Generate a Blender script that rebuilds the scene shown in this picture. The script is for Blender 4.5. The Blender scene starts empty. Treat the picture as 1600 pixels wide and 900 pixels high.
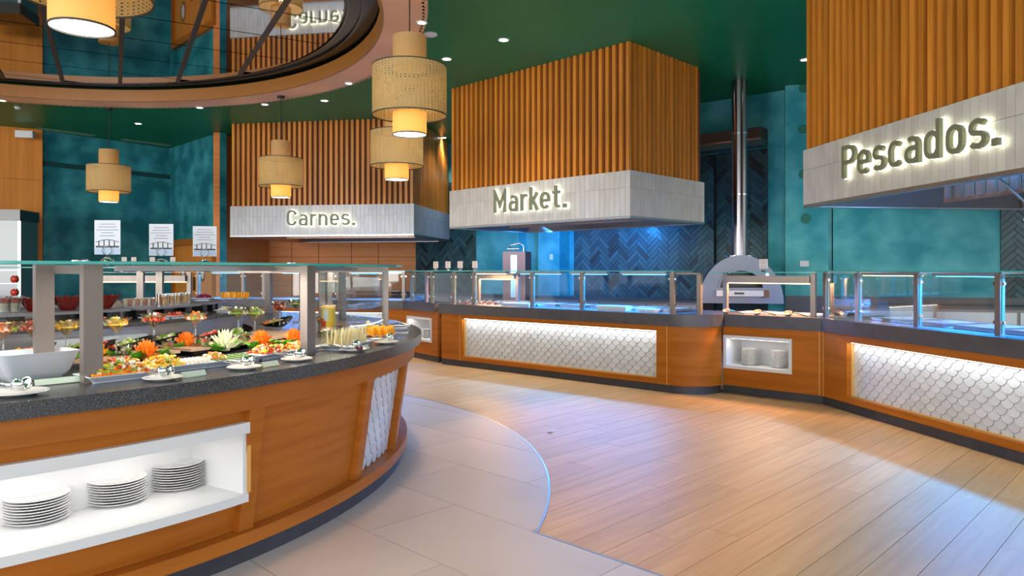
import bpy, bmesh, math, random
from math import sin, cos, pi, radians as R, sqrt, atan2, hypot
from mathutils import Matrix, Vector
random.seed(7)
S = bpy.context.scene
COL = S.collection
# ---------------------------------------------------------------- camera, world, exposure
F = 1130.0; EYE = 1.41; HOR = 422.0
cd = bpy.data.cameras.new('camera'); cam = bpy.data.objects.new('camera', cd); COL.objects.link(cam)
cam.location = (0, 0, EYE); cam.rotation_euler = (pi/2, 0, 0)
cd.sensor_width = 36; cd.lens = F/1600*36; cd.shift_y = -(450-HOR)/1600; cd.clip_start = .05; cd.clip_end = 200
S.camera = cam
W = bpy.data.worlds.new('world'); S.world = W; W.use_nodes = True
bg = W.node_tree.nodes['Background']; bg.inputs[0].default_value = (.93, .97, 1.0, 1); bg.inputs[1].default_value = 0.7
S.view_settings.view_transform = 'Standard'; S.view_settings.look = 'None'
S.view_settings.gamma = 1; S.view_settings.use_curve_mapping = False
S.view_settings.exposure = 0.7

def light(name, kind, loc, energy, color=(1, 1, 1), size=.1, size_y=None, rot=None, aim=None, spot=None, parent=None, blend=.6):
    l = bpy.data.lights.new(name, kind); l.energy = energy; l.color = color
    if kind == 'AREA':
        l.size = size
        if size_y: l.shape = 'RECTANGLE'; l.size_y = size_y
    elif kind == 'SPOT':
        l.spot_size = spot or R(80); l.spot_blend = blend; l.shadow_soft_size = size
    else: l.shadow_soft_size = size
    o = bpy.data.objects.new(name, l); COL.objects.link(o); o.location = loc
    if aim is not None:
        o.rotation_euler = (Vector(aim)-Vector(loc)).to_track_quat('-Z', 'Y').to_euler()
    elif rot: o.rotation_euler = rot
    if parent: o.parent = parent
    return o
# two unseen area lights added behind the camera to brighten the room
light('rear_fill', 'AREA', (0,-9,2.4), 520, (.95,.98,1), 26, 4.4, rot=(R(90),0,0))
light('left_fill', 'AREA', (-13,-4,2.3), 740, (1,.98,.96), 9, 4, aim=(-7,14,2.6))  # second added fill, aimed at the dim left walls
# added area light without a fitting, shaped to throw a straight-edged warm floor patch
_u = Vector((.70,.714)).normalized(); _v = Vector((-_u.y,_u.x)); _c = _u*3.9+_v*3.3
sk = light('floor_patch_fill', 'AREA', (_c.x,_c.y,4.36), 11, (1,.56,.28), 4.7, 3.6, rot=(0,0,atan2(_u.y,_u.x))); sk.data.spread = R(9)
# ---------------------------------------------------------------- helpers
def at(px, py, z):
    """world point at height z seen at pixel px,py"""
    Y = F*(EYE-z)/(py-HOR); return Vector(((px-800)*Y/F, Y, z))
def atY(px, Y, z=0): return Vector(((px-800)*Y/F, Y, z))
CX, CY = -4.2, 5.2
def pol(r, deg, z=0): return Vector((CX+r*cos(R(deg)), CY+r*sin(R(deg)), z))
class MB:
    def __init__(s): s.v = []; s.f = []; s.m = []; s.uv = None; s.mi = 0; s.M = None
    def add(s, vs, fs):
        n = len(s.v)
        if s.M is not None: vs = [s.M @ Vector(p) for p in vs]
        s.v += [tuple(p) for p in vs]; s.f += [tuple(i+n for i in f) for f in fs]; s.m += [s.mi]*len(fs)
        return s
    def box(s, x0, x1, y0, y1, z0, z1, T=None):
        vs = [(x0,y0,z0),(x1,y0,z0),(x1,y1,z0),(x0,y1,z0),(x0,y0,z1),(x1,y0,z1),(x1,y1,z1),(x0,y1,z1)]
        if T is not None: vs = [T @ Vector(p) for p in vs]
        return s.add(vs, [(0,3,2,1),(4,5,6,7),(0,1,5,4),(1,2,6,5),(2,3,7,6),(3,0,4,7)])
    def prism(s, poly, z0, z1, T=None):
        n = len(poly); vs = [(p[0],p[1],z0) for p in poly]+[(p[0],p[1],z1) for p in poly]
        if T is not None: vs = [T @ Vector(p) for p in vs]
        return s.add(vs, [tuple(range(n-1,-1,-1)), tuple(range(n,2*n))]+[(i,(i+1)%n,n+(i+1)%n,n+i) for i in range(n)])
    def ring(s, r0, r1, z0, z1, a0=0, a1=360, n=96, c=(0,0), r0b=None, r1b=None):
        """annular block: r0 inner, r1 outer; r*b radii at the bottom z0"""
        r0b = r0 if r0b is None else r0b; r1b = r1 if r1b is None else r1b
        full = abs(a1-a0) >= 359.9; k = n if full else n+1; vs = []
        for i in range(k):
            a = R(a0+(a1-a0)*i/n); ca, sa = cos(a), sin(a)
            for r, z in ((r0b,z0),(r1b,z0),(r1,z1),(r0,z1)): vs.append((c[0]+r*ca, c[1]+r*sa, z))
        fs = []
        for i in range(n):
            a = 4*i; b = 4*((i+1)%k)
            for q in range(4): fs.append((a+q, b+q, b+(q+1)%4, a+(q+1)%4))
        if not full: fs += [(0,1,2,3), tuple(4*(k-1)+q for q in (3,2,1,0))]
        return s.add(vs, fs)
    def lathe(s, prof, n=20, T=None, cap=True):
        vs = []; fs = []; k = len(prof)
        for i in range(n):
            a = 2*pi*i/n
            for r, z in prof: vs.append((r*cos(a), r*sin(a), z))
        for i in range(n):
            a = i*k; b = ((i+1)%n)*k
            for q in range(k-1): fs.append((a+q, b+q, b+q+1, a+q+1))
        if cap:
            if prof[0][0] > 1e-4: fs.append(tuple(i*k for i in range(n-1,-1,-1)))
            if prof[-1][0] > 1e-4: fs.append(tuple(i*k+k-1 for i in range(n)))
        if T is not None: vs = [T @ Vector(p) for p in vs]
        return s.add(vs, fs)
    def tube(s, pts, r, n=8, closed=False):
        pts = [Vector(p) for p in pts]; k = len(pts); vs = []; fs = []; up = Vector((0,0,1))
        for i, p in enumerate(pts):
            a = pts[(i-1)%k] if (closed or i) else p; b = pts[(i+1)%k] if (closed or i < k-1) else p
            d = (b-a).normalized(); u = d.cross(up)
            if u.length < .05: u = d.cross(Vector((1,0,0)))
            u.normalize(); w = d.cross(u); rr = r[i] if isinstance(r, (list,tuple)) else r
            for j in range(n):
                t = 2*pi*j/n; vs.append(p+u*cos(t)*rr+w*sin(t)*rr)
        for i in range(k if closed else k-1):
            a = i*n; b = ((i+1)%k)*n
            for j in range(n): fs.append((a+j, a+(j+1)%n, b+(j+1)%n, b+j))
        if not closed: fs += [tuple(range(n-1,-1,-1)), tuple((k-1)*n+j for j in range(n))]
        return s.add(vs, fs)
    def ball(s, c, r, n=8, sq=(1,1,1)):
        k = n//2; prof = [(max(1e-5, r*sin(pi*i/k)), -r*cos(pi*i/k)) for i in range(k+1)]
        return s.lathe(prof, n, Matrix.Translation(c) @ Matrix.Diagonal((*sq,1)), cap=False)
    def mesh(s, name, mats, smooth=None, recalc=True):
        me = bpy.data.meshes.new(name); me.from_pydata(s.v, [], s.f)
        for m in (mats if isinstance(mats, (list,tuple)) else [mats]): me.materials.append(m)
        if max(s.m, default=0) > 0: me.polygons.foreach_set('material_index', s.m)
        if recalc:
            b = bmesh.new(); b.from_mesh(me); bmesh.ops.recalc_face_normals(b, faces=b.faces); b.to_mesh(me); b.free()
        if smooth is not None:
            me.shade_smooth()
            me.set_sharp_from_angle(angle=R(smooth))
        me.update(); return me
    def build(s, name, mats, parent=None, smooth=None, label=None, recalc=True):
        return link(name, s.mesh(name, mats, smooth, recalc), parent, label)
def link(name, me, parent=None, label=None, loc=None, rz=None):
    o = bpy.data.objects.new(name, me); COL.objects.link(o)
    if parent: o.parent = parent
    if label: o['label'] = label
    if loc is not None: o.location = loc
    if rz is not None: o.rotation_euler = (0,0,rz)
    return o
def tag(o, label, cat, group=None, kind=None):
    o['label'] = label; o['category'] = cat
    if group: o['group'] = group
    if kind: o['kind'] = kind
    return o
def thing(name, label, cat, loc=(0,0,0), rz=0, group=None):
    o = bpy.data.objects.new(name, None); COL.objects.link(o); o.location = loc; o.rotation_euler = (0,0,rz)
    o.empty_display_size = .05
    return tag(o, label, cat, group)
def dup(root, loc, rz=0, label=None, group=None, scale=None):
    r = root.copy(); COL.objects.link(r); r.location = loc; r.rotation_euler = (0,0,rz)
    if label: r['label'] = label
    if group: r['group'] = group
    if scale: r.scale = scale
    for ch in list(root.children):
        c = ch.copy(); COL.objects.link(c); c.parent = r
        for g in list(ch.children):
            d = g.copy(); COL.objects.link(d); d.parent = c
    return r
def struct(o, label=None):
    o['kind'] = 'structure'
    if label: o['label'] = label
    return o
def clip(poly, n, d):
    """keep the side where n.p <= d of a convex polygon"""
    out = []; k = len(poly)
    for i in range(k):
        a = poly[i]; b = poly[(i+1)%k]; da = n[0]*a[0]+n[1]*a[1]-d; db = n[0]*b[0]+n[1]*b[1]-d
        if da <= 0: out.append(a)
        if da*db < 0:
            t = da/(da-db); out.append((a[0]+(b[0]-a[0])*t, a[1]+(b[1]-a[1])*t))
    return out
def clip_disc(poly, c, r, n=72):
    if all(hypot(p[0]-c[0], p[1]-c[1]) < r*.998 for p in poly): return poly
    for i in range(n):
        a = 2*pi*i/n; nn = (cos(a), sin(a)); poly = clip(poly, nn, nn[0]*c[0]+nn[1]*c[1]+r)
        if len(poly) < 3: return []
    return poly
def area(p): return abs(sum(p[i][0]*p[(i+1)%len(p)][1]-p[(i+1)%len(p)][0]*p[i][1] for i in range(len(p))))/2
# ---------------------------------------------------------------- materials
def lin(h):
    h = h.lstrip('#'); c = [int(h[i:i+2],16)/255 for i in (0,2,4)]
    return tuple(((x+.055)/1.055)**2.4 if x > .04045 else x/12.92 for x in c)
def newmat(name):
    m = bpy.data.materials.new(name); m.use_nodes = True; return m, m.node_tree.nodes, m.node_tree.links
def mat(name, col, rough=.5, metal=0, col2=None, scale=(4,4,4), detail=4, bump=0, rnd=0, lo=.35, hi=.65, coat=0, spec=.5, trans=0, emit=None, es=0, alpha=1, rvar=0):
    m, N, L = newmat(name); p = N['Principled BSDF']
    p.inputs['Base Color'].default_value = (*col,1); p.inputs['Roughness'].default_value = rough
    p.inputs['Metallic'].default_value = metal; p.inputs['Specular IOR Level'].default_value = spec
    p.inputs['Coat Weight'].default_value = coat; p.inputs['Coat Roughness'].default_value = .12
    p.inputs['Transmission Weight'].default_value = trans; p.inputs['Alpha'].default_value = alpha
    if emit: p.inputs['Emission Color'].default_value = (*emit,1); p.inputs['Emission Strength'].default_value = es
    if col2 or rnd or bump or rvar:
        tc = N.new('ShaderNodeTexCoord'); mp = N.new('ShaderNodeMapping'); mp.inputs['Scale'].default_value = scale
        L.new(tc.outputs['Object'], mp.inputs[0]); vec = mp.outputs[0]
        oi = N.new('ShaderNodeObjectInfo')
        if rnd:
            ad = N.new('ShaderNodeVectorMath'); ad.operation = 'ADD'; sc = N.new('ShaderNodeVectorMath'); sc.operation = 'SCALE'
            cb = N.new('ShaderNodeCombineXYZ')
            for q in range(3): L.new(oi.outputs['Random'], cb.inputs[q])
            L.new(cb.outputs[0], sc.inputs[0]); sc.inputs['Scale'].default_value = 37.0
            L.new(vec, ad.inputs[0]); L.new(sc.outputs[0], ad.inputs[1]); vec = ad.outputs[0]
        nz = N.new('ShaderNodeTexNoise'); nz.inputs['Scale'].default_value = 1; nz.inputs['Detail'].default_value = detail
        L.new(vec, nz.inputs['Vector'])
        mr = N.new('ShaderNodeMapRange'); mr.inputs[1].default_value = lo; mr.inputs[2].default_value = hi
        L.new(nz.outputs['Fac'], mr.inputs[0])
        mx = N.new('ShaderNodeMix'); mx.data_type = 'RGBA'; mx.inputs[6].default_value = (*col,1)
        mx.inputs[7].default_value = (*(col2 or col),1); L.new(mr.outputs[0], mx.inputs[0]); out = mx.outputs[2]
        if rnd:
            hs = N.new('ShaderNodeHueSaturation'); r2 = N.new('ShaderNodeMapRange')
            r2.inputs[3].default_value = 1-rnd; r2.inputs[4].default_value = 1+rnd
            L.new(oi.outputs['Random'], r2.inputs[0]); L.new(r2.outputs[0], hs.inputs['Value']); L.new(out, hs.inputs['Color']); out = hs.outputs[0]
        L.new(out, p.inputs['Base Color'])
        if bump:
            b = N.new('ShaderNodeBump'); b.inputs['Strength'].default_value = bump; b.inputs['Distance'].default_value = .01
            L.new(nz.outputs['Fac'], b.inputs['Height']); L.new(b.outputs[0], p.inputs['Normal'])
        if rvar:
            r3 = N.new('ShaderNodeMapRange'); r3.inputs[3].default_value = rough-rvar; r3.inputs[4].default_value = rough+rvar
            L.new(nz.outputs['Fac'], r3.inputs[0]); L.new(r3.outputs[0], p.inputs['Roughness'])
    return m
def emis(name, col, st):
    m, N, L = newmat(name); N.remove(N['Principled BSDF']); e = N.new('ShaderNodeEmission')
    e.inputs[0].default_value = (*col,1); e.inputs[1].default_value = st; L.new(e.outputs[0], N['Material Output'].inputs[0]); return m
def glassmat(name, tint, refl=.08, rough=.02):
    m, N, L = newmat(name); N.remove(N['Principled BSDF'])
    t = N.new('ShaderNodeBsdfTransparent'); t.inputs[0].default_value = (*tint,1)
    g = N.new('ShaderNodeBsdfGlossy'); g.inputs['Roughness'].default_value = rough
    fr = N.new('ShaderNodeLayerWeight'); fr.inputs[0].default_value = .25
    mu = N.new('ShaderNodeMath'); mu.operation = 'MULTIPLY_ADD'; mu.inputs[1].default_value = .35; mu.inputs[2].default_value = refl
    L.new(fr.outputs['Fresnel'], mu.inputs[0])
    x = N.new('ShaderNodeMixShader'); L.new(mu.outputs[0], x.inputs[0]); L.new(t.outputs[0], x.inputs[1]); L.new(g.outputs[0], x.inputs[2])
    L.new(x.outputs[0], N['Material Output'].inputs[0]); return m
def weave(name, col, n_u, n_v, hole=.55, trl=.5):
    """cane weave with small real holes: uses cylinder coordinates of the drum"""
    m, N, L = newmat(name); p = N['Principled BSDF']; p.inputs['Base Color'].default_value = (*col,1); p.inputs['Roughness'].default_value = .6
    tc = N.new('ShaderNodeTexCoord'); sp = N.new('ShaderNodeSeparateXYZ'); L.new(tc.outputs['Object'], sp.inputs[0])
    def mth(op, a, b=None, v=None):
        q = N.new('ShaderNodeMath'); q.operation = op; L.new(a, q.inputs[0])
        if b is not None: L.new(b, q.inputs[1])
        if v is not None: q.inputs[1].default_value = v
        return q.outputs[0]
    an = mth('ARCTAN2', sp.outputs['Y'], sp.outputs['X'])
    su = mth('SINE', mth('MULTIPLY', an, v=n_u)); sv = mth('SINE', mth('MULTIPLY', sp.outputs['Z'], v=n_v))
    a = mth('MULTIPLY', mth('GREATER_THAN', su, v=hole), mth('GREATER_THAN', sv, v=hole))
    dk = N.new('ShaderNodeMix'); dk.data_type = 'RGBA'; dk.inputs[6].default_value = (*[c*.72 for c in col],1); dk.inputs[7].default_value = (*col,1)
    L.new(mth('MAXIMUM', su, sv), dk.inputs[0]); L.new(dk.outputs[2], p.inputs['Base Color'])
    tl = N.new('ShaderNodeBsdfTranslucent'); tl.inputs[0].default_value = (*col,1)
    m1 = N.new('ShaderNodeMixShader'); m1.inputs[0].default_value = trl; L.new(p.outputs[0], m1.inputs[1]); L.new(tl.outputs[0], m1.inputs[2])
    tr = N.new('ShaderNodeBsdfTransparent'); m2 = N.new('ShaderNodeMixShader'); L.new(a, m2.inputs[0]); L.new(m1.outputs[0], m2.inputs[1]); L.new(tr.outputs[0], m2.inputs[2])
    L.new(m2.outputs[0], N['Material Output'].inputs[0]); return m
def attrmat(name, rough=.40, coat=.08):
    m, N, L = newmat(name); p = N['Principled BSDF']; p.inputs['Roughness'].default_value = rough; p.inputs['Coat Weight'].default_value = coat
    a = N.new('ShaderNodeAttribute'); a.attribute_name = 'Col'
    nz = N.new('ShaderNodeTexNoise'); nz.inputs['Scale'].default_value = 5; mx = N.new('ShaderNodeMix'); mx.data_type = 'RGBA'; mx.blend_type = 'MULTIPLY'
    mx.inputs[0].default_value = .6; L.new(a.outputs['Color'], mx.inputs[6]); L.new(nz.outputs['Fac'], mx.inputs[7])
    L.new(mx.outputs[2], p.inputs['Base Color']); return m
wood = mat('orange_wood', (.40,.115,.008), .42, col2=(.50,.155,.015), scale=(1.2,1.2,14), detail=6, rnd=.05, spec=.2)
wood_h = mat('orange_wood_flat_grain', (.38,.108,.006), .42, col2=(.47,.145,.012), scale=(1.2,1.2,16), detail=6, rnd=.06, spec=.2)
wood_v = mat('orange_wood_upright_grain', (.62,.215,.03), .42, col2=(.74,.28,.045), scale=(14,14,.8), detail=6, rnd=.06, spec=.2)
wood_slat = mat('slat_wood', (.56,.19,.020), .34, col2=(.70,.26,.035), scale=(22,22,1.2), detail=6, rnd=.18, spec=.35)
wood_brown = mat('brown_wood_panel', (.62,.20,.05), .45, col2=(.72,.25,.065), scale=(1,1,18), detail=6, rnd=.05, spec=.2)
wood_isl = mat('island_wood', (.37,.105,.010), .42, col2=(.45,.140,.016), scale=(1.5,1.5,20), detail=6, rnd=.04, spec=.22)
wood_pink = mat('pale_soffit_wood', (.74,.40,.24), .5, col2=(.80,.45,.27), scale=(2,2,2), detail=5)
wood_dark = mat('dark_slot', (.16,.035,.003), .7)
floorwood = mat('oak_floor', (.50,.29,.125), .47, col2=(.59,.36,.17), scale=(1.6,22,22), detail=6, rnd=.07, rvar=.06, spec=.38)
floortile = mat('stone_tile', (.47,.415,.40), .45, col2=(.52,.465,.45), scale=(1.2,1.2,1.2), detail=8, rnd=.025, rvar=.05)
grout = mat('grout', (.30,.24,.20), .8)
stone = mat('dark_stone', (.028,.029,.033), .25, col2=(.16,.16,.165), scale=(170,170,260), detail=3, lo=.45, hi=.8, spec=.6)
stone2 = mat('charcoal_composite', (.060,.057,.066), .30, col2=(.08,.076,.085), scale=(8,8,8), detail=6, spec=.6)
plinthm = mat('charcoal_plinth', (.035,.036,.045), .45, col2=(.05,.05,.058), scale=(10,10,10))
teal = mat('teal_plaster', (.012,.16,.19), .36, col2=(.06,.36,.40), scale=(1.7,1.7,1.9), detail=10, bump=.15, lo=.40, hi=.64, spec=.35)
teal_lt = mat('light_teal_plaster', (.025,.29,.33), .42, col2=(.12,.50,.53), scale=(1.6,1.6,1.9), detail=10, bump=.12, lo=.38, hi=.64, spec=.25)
green = mat('green_ceiling_paint', (.006,.16,.045), .40, col2=(.009,.19,.058), scale=(.5,.5,.5), spec=.25)
white = mat('white_lacquer', (.70,.70,.71), .35)
whitetile = mat('white_band_tile', (.52,.49,.455), .32, rnd=.035, col2=(.61,.585,.54), scale=(3,3,3))
scalem = mat('white_scale_tile', (.62,.64,.66), .28, rnd=.07, coat=.2)
groutd = mat('grey_joint', (.26,.265,.27), .8)
groutw = mat('pale_grout', (.30,.28,.26), .8)
ceramic = mat('white_ceramic', (.84,.83,.81), .16, coat=.4)
melamine = mat('pale_grey_melamine', (.62,.66,.76), .3)
blackm = mat('black_melamine', (.010,.010,.011), .25, coat=.3)
steel = mat('brushed_steel', (.44,.43,.43), .34, 1, rvar=.08, scale=(40,40,2))
steel_w = mat('warm_brushed_steel', (.27,.225,.20), .42, .75, rvar=.08, scale=(40,40,2))
chrome = mat('chrome', (.82,.83,.85), .08, 1)
blackgap = mat('black_gap', (.004,.004,.005), .25)
mirror = mat('bronze_mirror', (.62,.60,.60), .03, 1)
barmat = mat('mirror_joint', (.05,.035,.03), .5)
cable = mat('black_cable', (.01,.01,.01), .5)
glass = glassmat('clear_glass', (.94,.98,.975), .025)
glass_edge = mat('green_glass_edge', (.05,.42,.38), .15, coat=.3, emit=None)
glassware = glassmat('glassware', (.90,.92,.93), .22)
letterm = mat('olive_grey_letter', (.20,.21,.13), .45)
halo = emis('letter_led_halo', (1,1,.72), 2.2)
led_white = emis('white_led', (1,.97,.90), 3)
led_blue = emis('blue_led', (.12,.50,1), 4)
led_warm = emis('warm_led', (1,.62,.30), 6)
spot_e = emis('spot_lens', (1,.98,.95), 12)
diff_e = emis('lamp_diffuser', (1,.97,.92), 5)
cane = weave('cane_weave', (.74,.56,.25), 56, 300, .30, .35)
linen = weave('woven_shade', (.78,.56,.25), 160, 700, 2.0, .45)
trimdark = mat('dark_shade_rim', (.05,.045,.03), .6)
paper = mat('sign_paper', (.66,.67,.74), .5)
paperw = mat('cream_card', (.72,.60,.54), .5)
ink = mat('ink', (.05,.05,.06), .6)
herrm = attrmat('glazed_herringbone')
# ================================================================ SETTING
CEIL = 4.37; SOF = 4.20; DC = (-6.2, 7.15)
# ---- floor: a slab, oak planks and stone tiles as parts
fl = struct(MB().box(-17,12,-2,20,-.30,-.012).build('floor', grout))
U = Vector((.70,.714)).normalized(); V = Vector((-U.y, U.x))     # plank direction and across
ang = atan2(U.y, U.x)
RC = (-4.15, 4.87); RR = 4.39                                     # the round tiled apron about the island
LN = Vector((.70,.714)).normalized(); LD = LN.dot(Vector((.11,3.89)))   # straight tile edge, dir (-.714,.70)
def uv(u, v): return (U.x*u+V.x*v, U.y*u+V.y*v)
def inside_tiles(p): return hypot(p[0]-RC[0], p[1]-RC[1]) < RR-.02 or LN.dot(Vector(p[:2])) < LD-.02
planks = []
for j in range(-38, 66):
    v0 = j*.20; off = random.random()*1.9
    for i in range(-2, 9):
        u0 = i*1.9+off
        pts = [uv(u0,v0), uv(u0+1.9,v0), uv(u0+1.9,v0+.2), uv(u0,v0+.2)]
        c = uv(u0+.95, v0+.1)
        if c[1] < 1.5 or c[1] > 14.5 or c[0] > 5.8 or c[0] < -9 or all(inside_tiles(p) for p in pts+[c]): continue
        if abs(c[0])/max(c[1],.1) > 1.1: continue
        # hidden behind the service counters: leave out
        if c[1] > 3 and (.663*c[0]+.748*c[1] > 8.6 and c[0] > -1.4) or (.98*c[0]+.18*c[1] > 5.6): continue
        d = hypot(*c); planks.append((d, u0, v0))
planks.sort(); pm = MB().box(.0012,1.8988,.0015,.1985,-.012,0).mesh('plank', floorwood)
rest = MB()
for k, (d, u0, v0) in enumerate(planks):
    x, y = uv(u0, v0)
    if k < 300: link('floor_plank', pm, fl, loc=(x,y,0), rz=ang)
    else: rest.box(.0012,1.8988,.0015,.1985,-.012,0, Matrix.Translation((x,y,0)) @ Matrix.Rotation(ang,4,'Z'))
if rest.v:
    o = rest.build('far_floor_planks', floorwood, fl); o['kind'] = 'stuff'
# tiles: 1.2 x 0.6, running bond, rows along the straight edge
def tile_piece(poly, z=.004):
    if len(poly) < 3 or area(poly) < .004: return
    MB().prism(poly, -.012, z).build('floor_tile', floortile, fl)
G = .0022
for r in range(-13, 8):
    a0 = LD+r*.62; a1 = a0+.62; off = .62*(r%2)+.18
    for q in range(-14, 6):
        b0 = q*1.24+off
        base = [(LN.x*a-LN.y*b, LN.y*a+LN.x*b) for a, b in ((a0+G,b0+G),(a1-G,b0+G),(a1-G,b0+1.24-G),(a0+G,b0+1.24-G))]
        c = (sum(p[0] for p in base)/4, sum(p[1] for p in base)/4)
        if c[1] < .8 or hypot(c[0]-CX, c[1]-CY) < 2.6 or c[0] < -10 or c[1] > 11 or abs(c[0]) > c[1]*1.15+1: continue
        if r < 0: tile_piece(base)
        else: tile_piece(clip_disc(base, RC, RR))
# metal trim strips along the tile edge
a0 = math.degrees(atan2(3.89-RC[1], .11-RC[0])); tb = MB().ring(RR, RR+.012, -.01, .006, a0, 90, 90, RC)
struct(tb.build('trim_1', mat('blue_grey_metal_strip', (.28,.34,.42), .3, .7)))
e = MB(); T = Matrix.Translation((.11,3.89,0)) @ Matrix.Rotation(atan2(-.70,.714),4,'Z')
e.box(0,4.5,-.006,.006,-.01,.006,T); struct(e.build('trim_2', bpy.data.materials['blue_grey_metal_strip']))
# paper scrap lying on the oak floor
s_ = MB().add([(0,0,.003),(.07,.01,.004),(.10,.035,.018),(.03,.04,.006),(.05,-.02,.012)],[(0,1,2,3),(0,4,1)])
o = s_.build('paper_scrap', paper, recalc=False); o.location = at(852,676,0)+Vector((0,0,.002)); tag(o,'tiny white paper scrap lying on the oak floor','paper')

# ---- ceiling with a round opening
n = 96; inner = [(DC[0]+5.02*cos(2*pi*i/n), DC[1]+5.02*sin(2*pi*i/n)) for i in range(n)]
def torect(i):
    a = 2*pi*i/n; dx, dy = cos(a), sin(a); t = 1e9
    for dd, lo, hi, c in ((dx,-17,12,DC[0]),(dy,-2,20,DC[1])):
        if dd > 1e-6: t = min(t, (hi-c)/dd)
        elif dd < -1e-6: t = min(t, (lo-c)/dd)
    return (DC[0]+dx*t, DC[1]+dy*t)
outer = [torect(i) for i in range(n)]
corner = {}
vs = []; fs = []
for z in (CEIL, CEIL+.12):
    vs += [(p[0],p[1],z) for p in inner]+[(p[0],p[1],z) for p in outer]
for i in range(n):
    j = (i+1)%n
    fs += [(i,j,n+j,n+i), (2*n+i,3*n+i,3*n+j,2*n+j), (i,2*n+i,2*n+j,j)]
struct(MB().add(vs, fs).build('ceiling', green))
# corner wedges of the ceiling that the radial fan misses
for k, (x, y) in enumerate(((12,20),(12,-2),(-17,20),(-17,-2))):
    a = atan2(y-DC[1], x-DC[0])%(2*pi); i = int(a/(2*pi/n)); p, q = outer[i], outer[(i+1)%n]
    MB().prism([p,(x,y),q], CEIL, CEIL+.12).build('ceiling_corner', green, bpy.data.objects['ceiling'])
# dome: pale soffit ring, brown inner fascia, black reveal, mirror panels
sf = struct(MB().ring(4.86,5.30,SOF,SOF+.17,0,360,120,DC).build('trim_3', wood_pink))
fa = MB().ring(4.82,4.86,SOF,SOF+.19,0,360,120,DC).build('inner_fascia', mat('amber_fascia_wood', (.36,.14,.025), .4), sf)
sc = MB()
for i in range(330):
    a = 2*pi*i/330
    sc.lathe([(.034,SOF),(.034,SOF+.17)], 6, Matrix.Translation((DC[0]+5.30*cos(a), DC[1]+5.30*sin(a), 0)))
o = sc.build('scalloped_edge', wood_pink, sf); o['kind'] = 'stuff'
MZ = 4.40
bk = MB().ring(4.2,5.2,MZ+.03,MZ+.05,0,360,96,DC); bk.prism([(DC[0]+4.5*cos(2*pi*i/48), DC[1]+4.5*sin(2*pi*i/48)) for i in range(48)], MZ+.051, MZ+.08)
dome = struct(bk.build('trim_4', blackgap))
MU = Vector((.876,.482)); MV = Vector((-.482,.876))
for i in range(-8, 9):
    for j in range(-8, 9):
        a0 = .085+i*.8; b0 = 10.55+j*.95-3.8
        poly = [(MU.x*a+MV.x*b, MU.y*a+MV.y*b) for a, b in ((a0+.03,b0+.012),(a0+.77,b0+.012),(a0+.77,b0+.938),(a0+.03,b0+.938))]
        c = Vector((sum(p[0] for p in poly)/4, sum(p[1] for p in poly)/4))
        if (c-Vector(DC)).length > 5.3: continue
        poly = clip_disc(poly, DC, 4.42)
        if len(poly) < 3 or area(poly) < .01: continue
        MB().prism(poly, MZ, MZ+.012).build('mirror_panel', mirror, dome)
rim = MB()
for rr in (4.46, 4.62): rim.ring(rr, rr+.02, MZ+.005, MZ+.03, 0, 360, 96, DC)
rim.build('mirror_rim', mat('dark_metal_rim', (.05,.05,.055), .2, .8), dome)
for i in range(-6, 7):
    a = .085+i*.8; h = sqrt(max(0, 4.42**2-(a-MU.dot(Vector(DC)))**2))
    if h < .4: continue
    b = MV.dot(Vector(DC)); c = Vector((MU.x*a+MV.x*b, MU.y*a+MV.y*b))
    T = Matrix.Translation((c.x,c.y,0)) @ Matrix.Rotation(atan2(MV.y,MV.x),4,'Z')
    MB().box(-h,h,-.028,.028,MZ-.02,MZ+.005,T).build('mirror_bar', barmat, dome)

# ---- walls
def wall(name, p, q, z0, z1, m, th=.15, kind=True):
    p = Vector(p); q = Vector(q); d = (q-p); L = d.length; a = atan2(d.y, d.x)
    b = MB().box(0,L,0,th,z0,z1); o = b.build(name, m); o.location = (p.x,p.y,0); o.rotation_euler = (0,0,a)
    if kind: struct(o)
    return o
E_ = CEIL
w_l2 = wall('wall_left', (-16,13.9), (-10.05,15.2), 0, E_, wood_v)
wpil = wall('trim_5', (-10.75,14.7), (-9.9,15.25), 0, E_, wood_v, .5)     # orange upright panel beside the teal wall
for z in (1.42,1.9,2.5,3.3): MB().box(0,1.0,-.004,.0,z,z+.006).build('panel_joint', wood_dark, wpil)
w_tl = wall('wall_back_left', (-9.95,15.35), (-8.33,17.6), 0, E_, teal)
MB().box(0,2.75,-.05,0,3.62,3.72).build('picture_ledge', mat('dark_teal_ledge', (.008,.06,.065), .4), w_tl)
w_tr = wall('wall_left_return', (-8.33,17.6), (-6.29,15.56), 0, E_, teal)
w_c0 = wall('wall_brown_return', (-6.29,15.56), (-5.9,17.55), 0, E_, wood_brown)
w_c = wall('wall_back', (-5.95,17.55), (-2.32,17.55), 0, E_, wood_brown)
for x in (.6,1.25,2.05,2.7): MB().box(x,x+.012,-.006,0,0,E_).build('panel_joint', wood_dark, w_c)
MB().box(0,3.6,-.004,0,1.72,1.73).build('panel_joint', wood_dark, w_c)
P0 = Vector((-2.32,17.55)); P1 = Vector((4.27,12.07)); WL = (P1-P0).length
w_h = wall('wall_right_back', P0, P1+(P1-P0).normalized()*.7, 0, E_, teal_lt)
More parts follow.
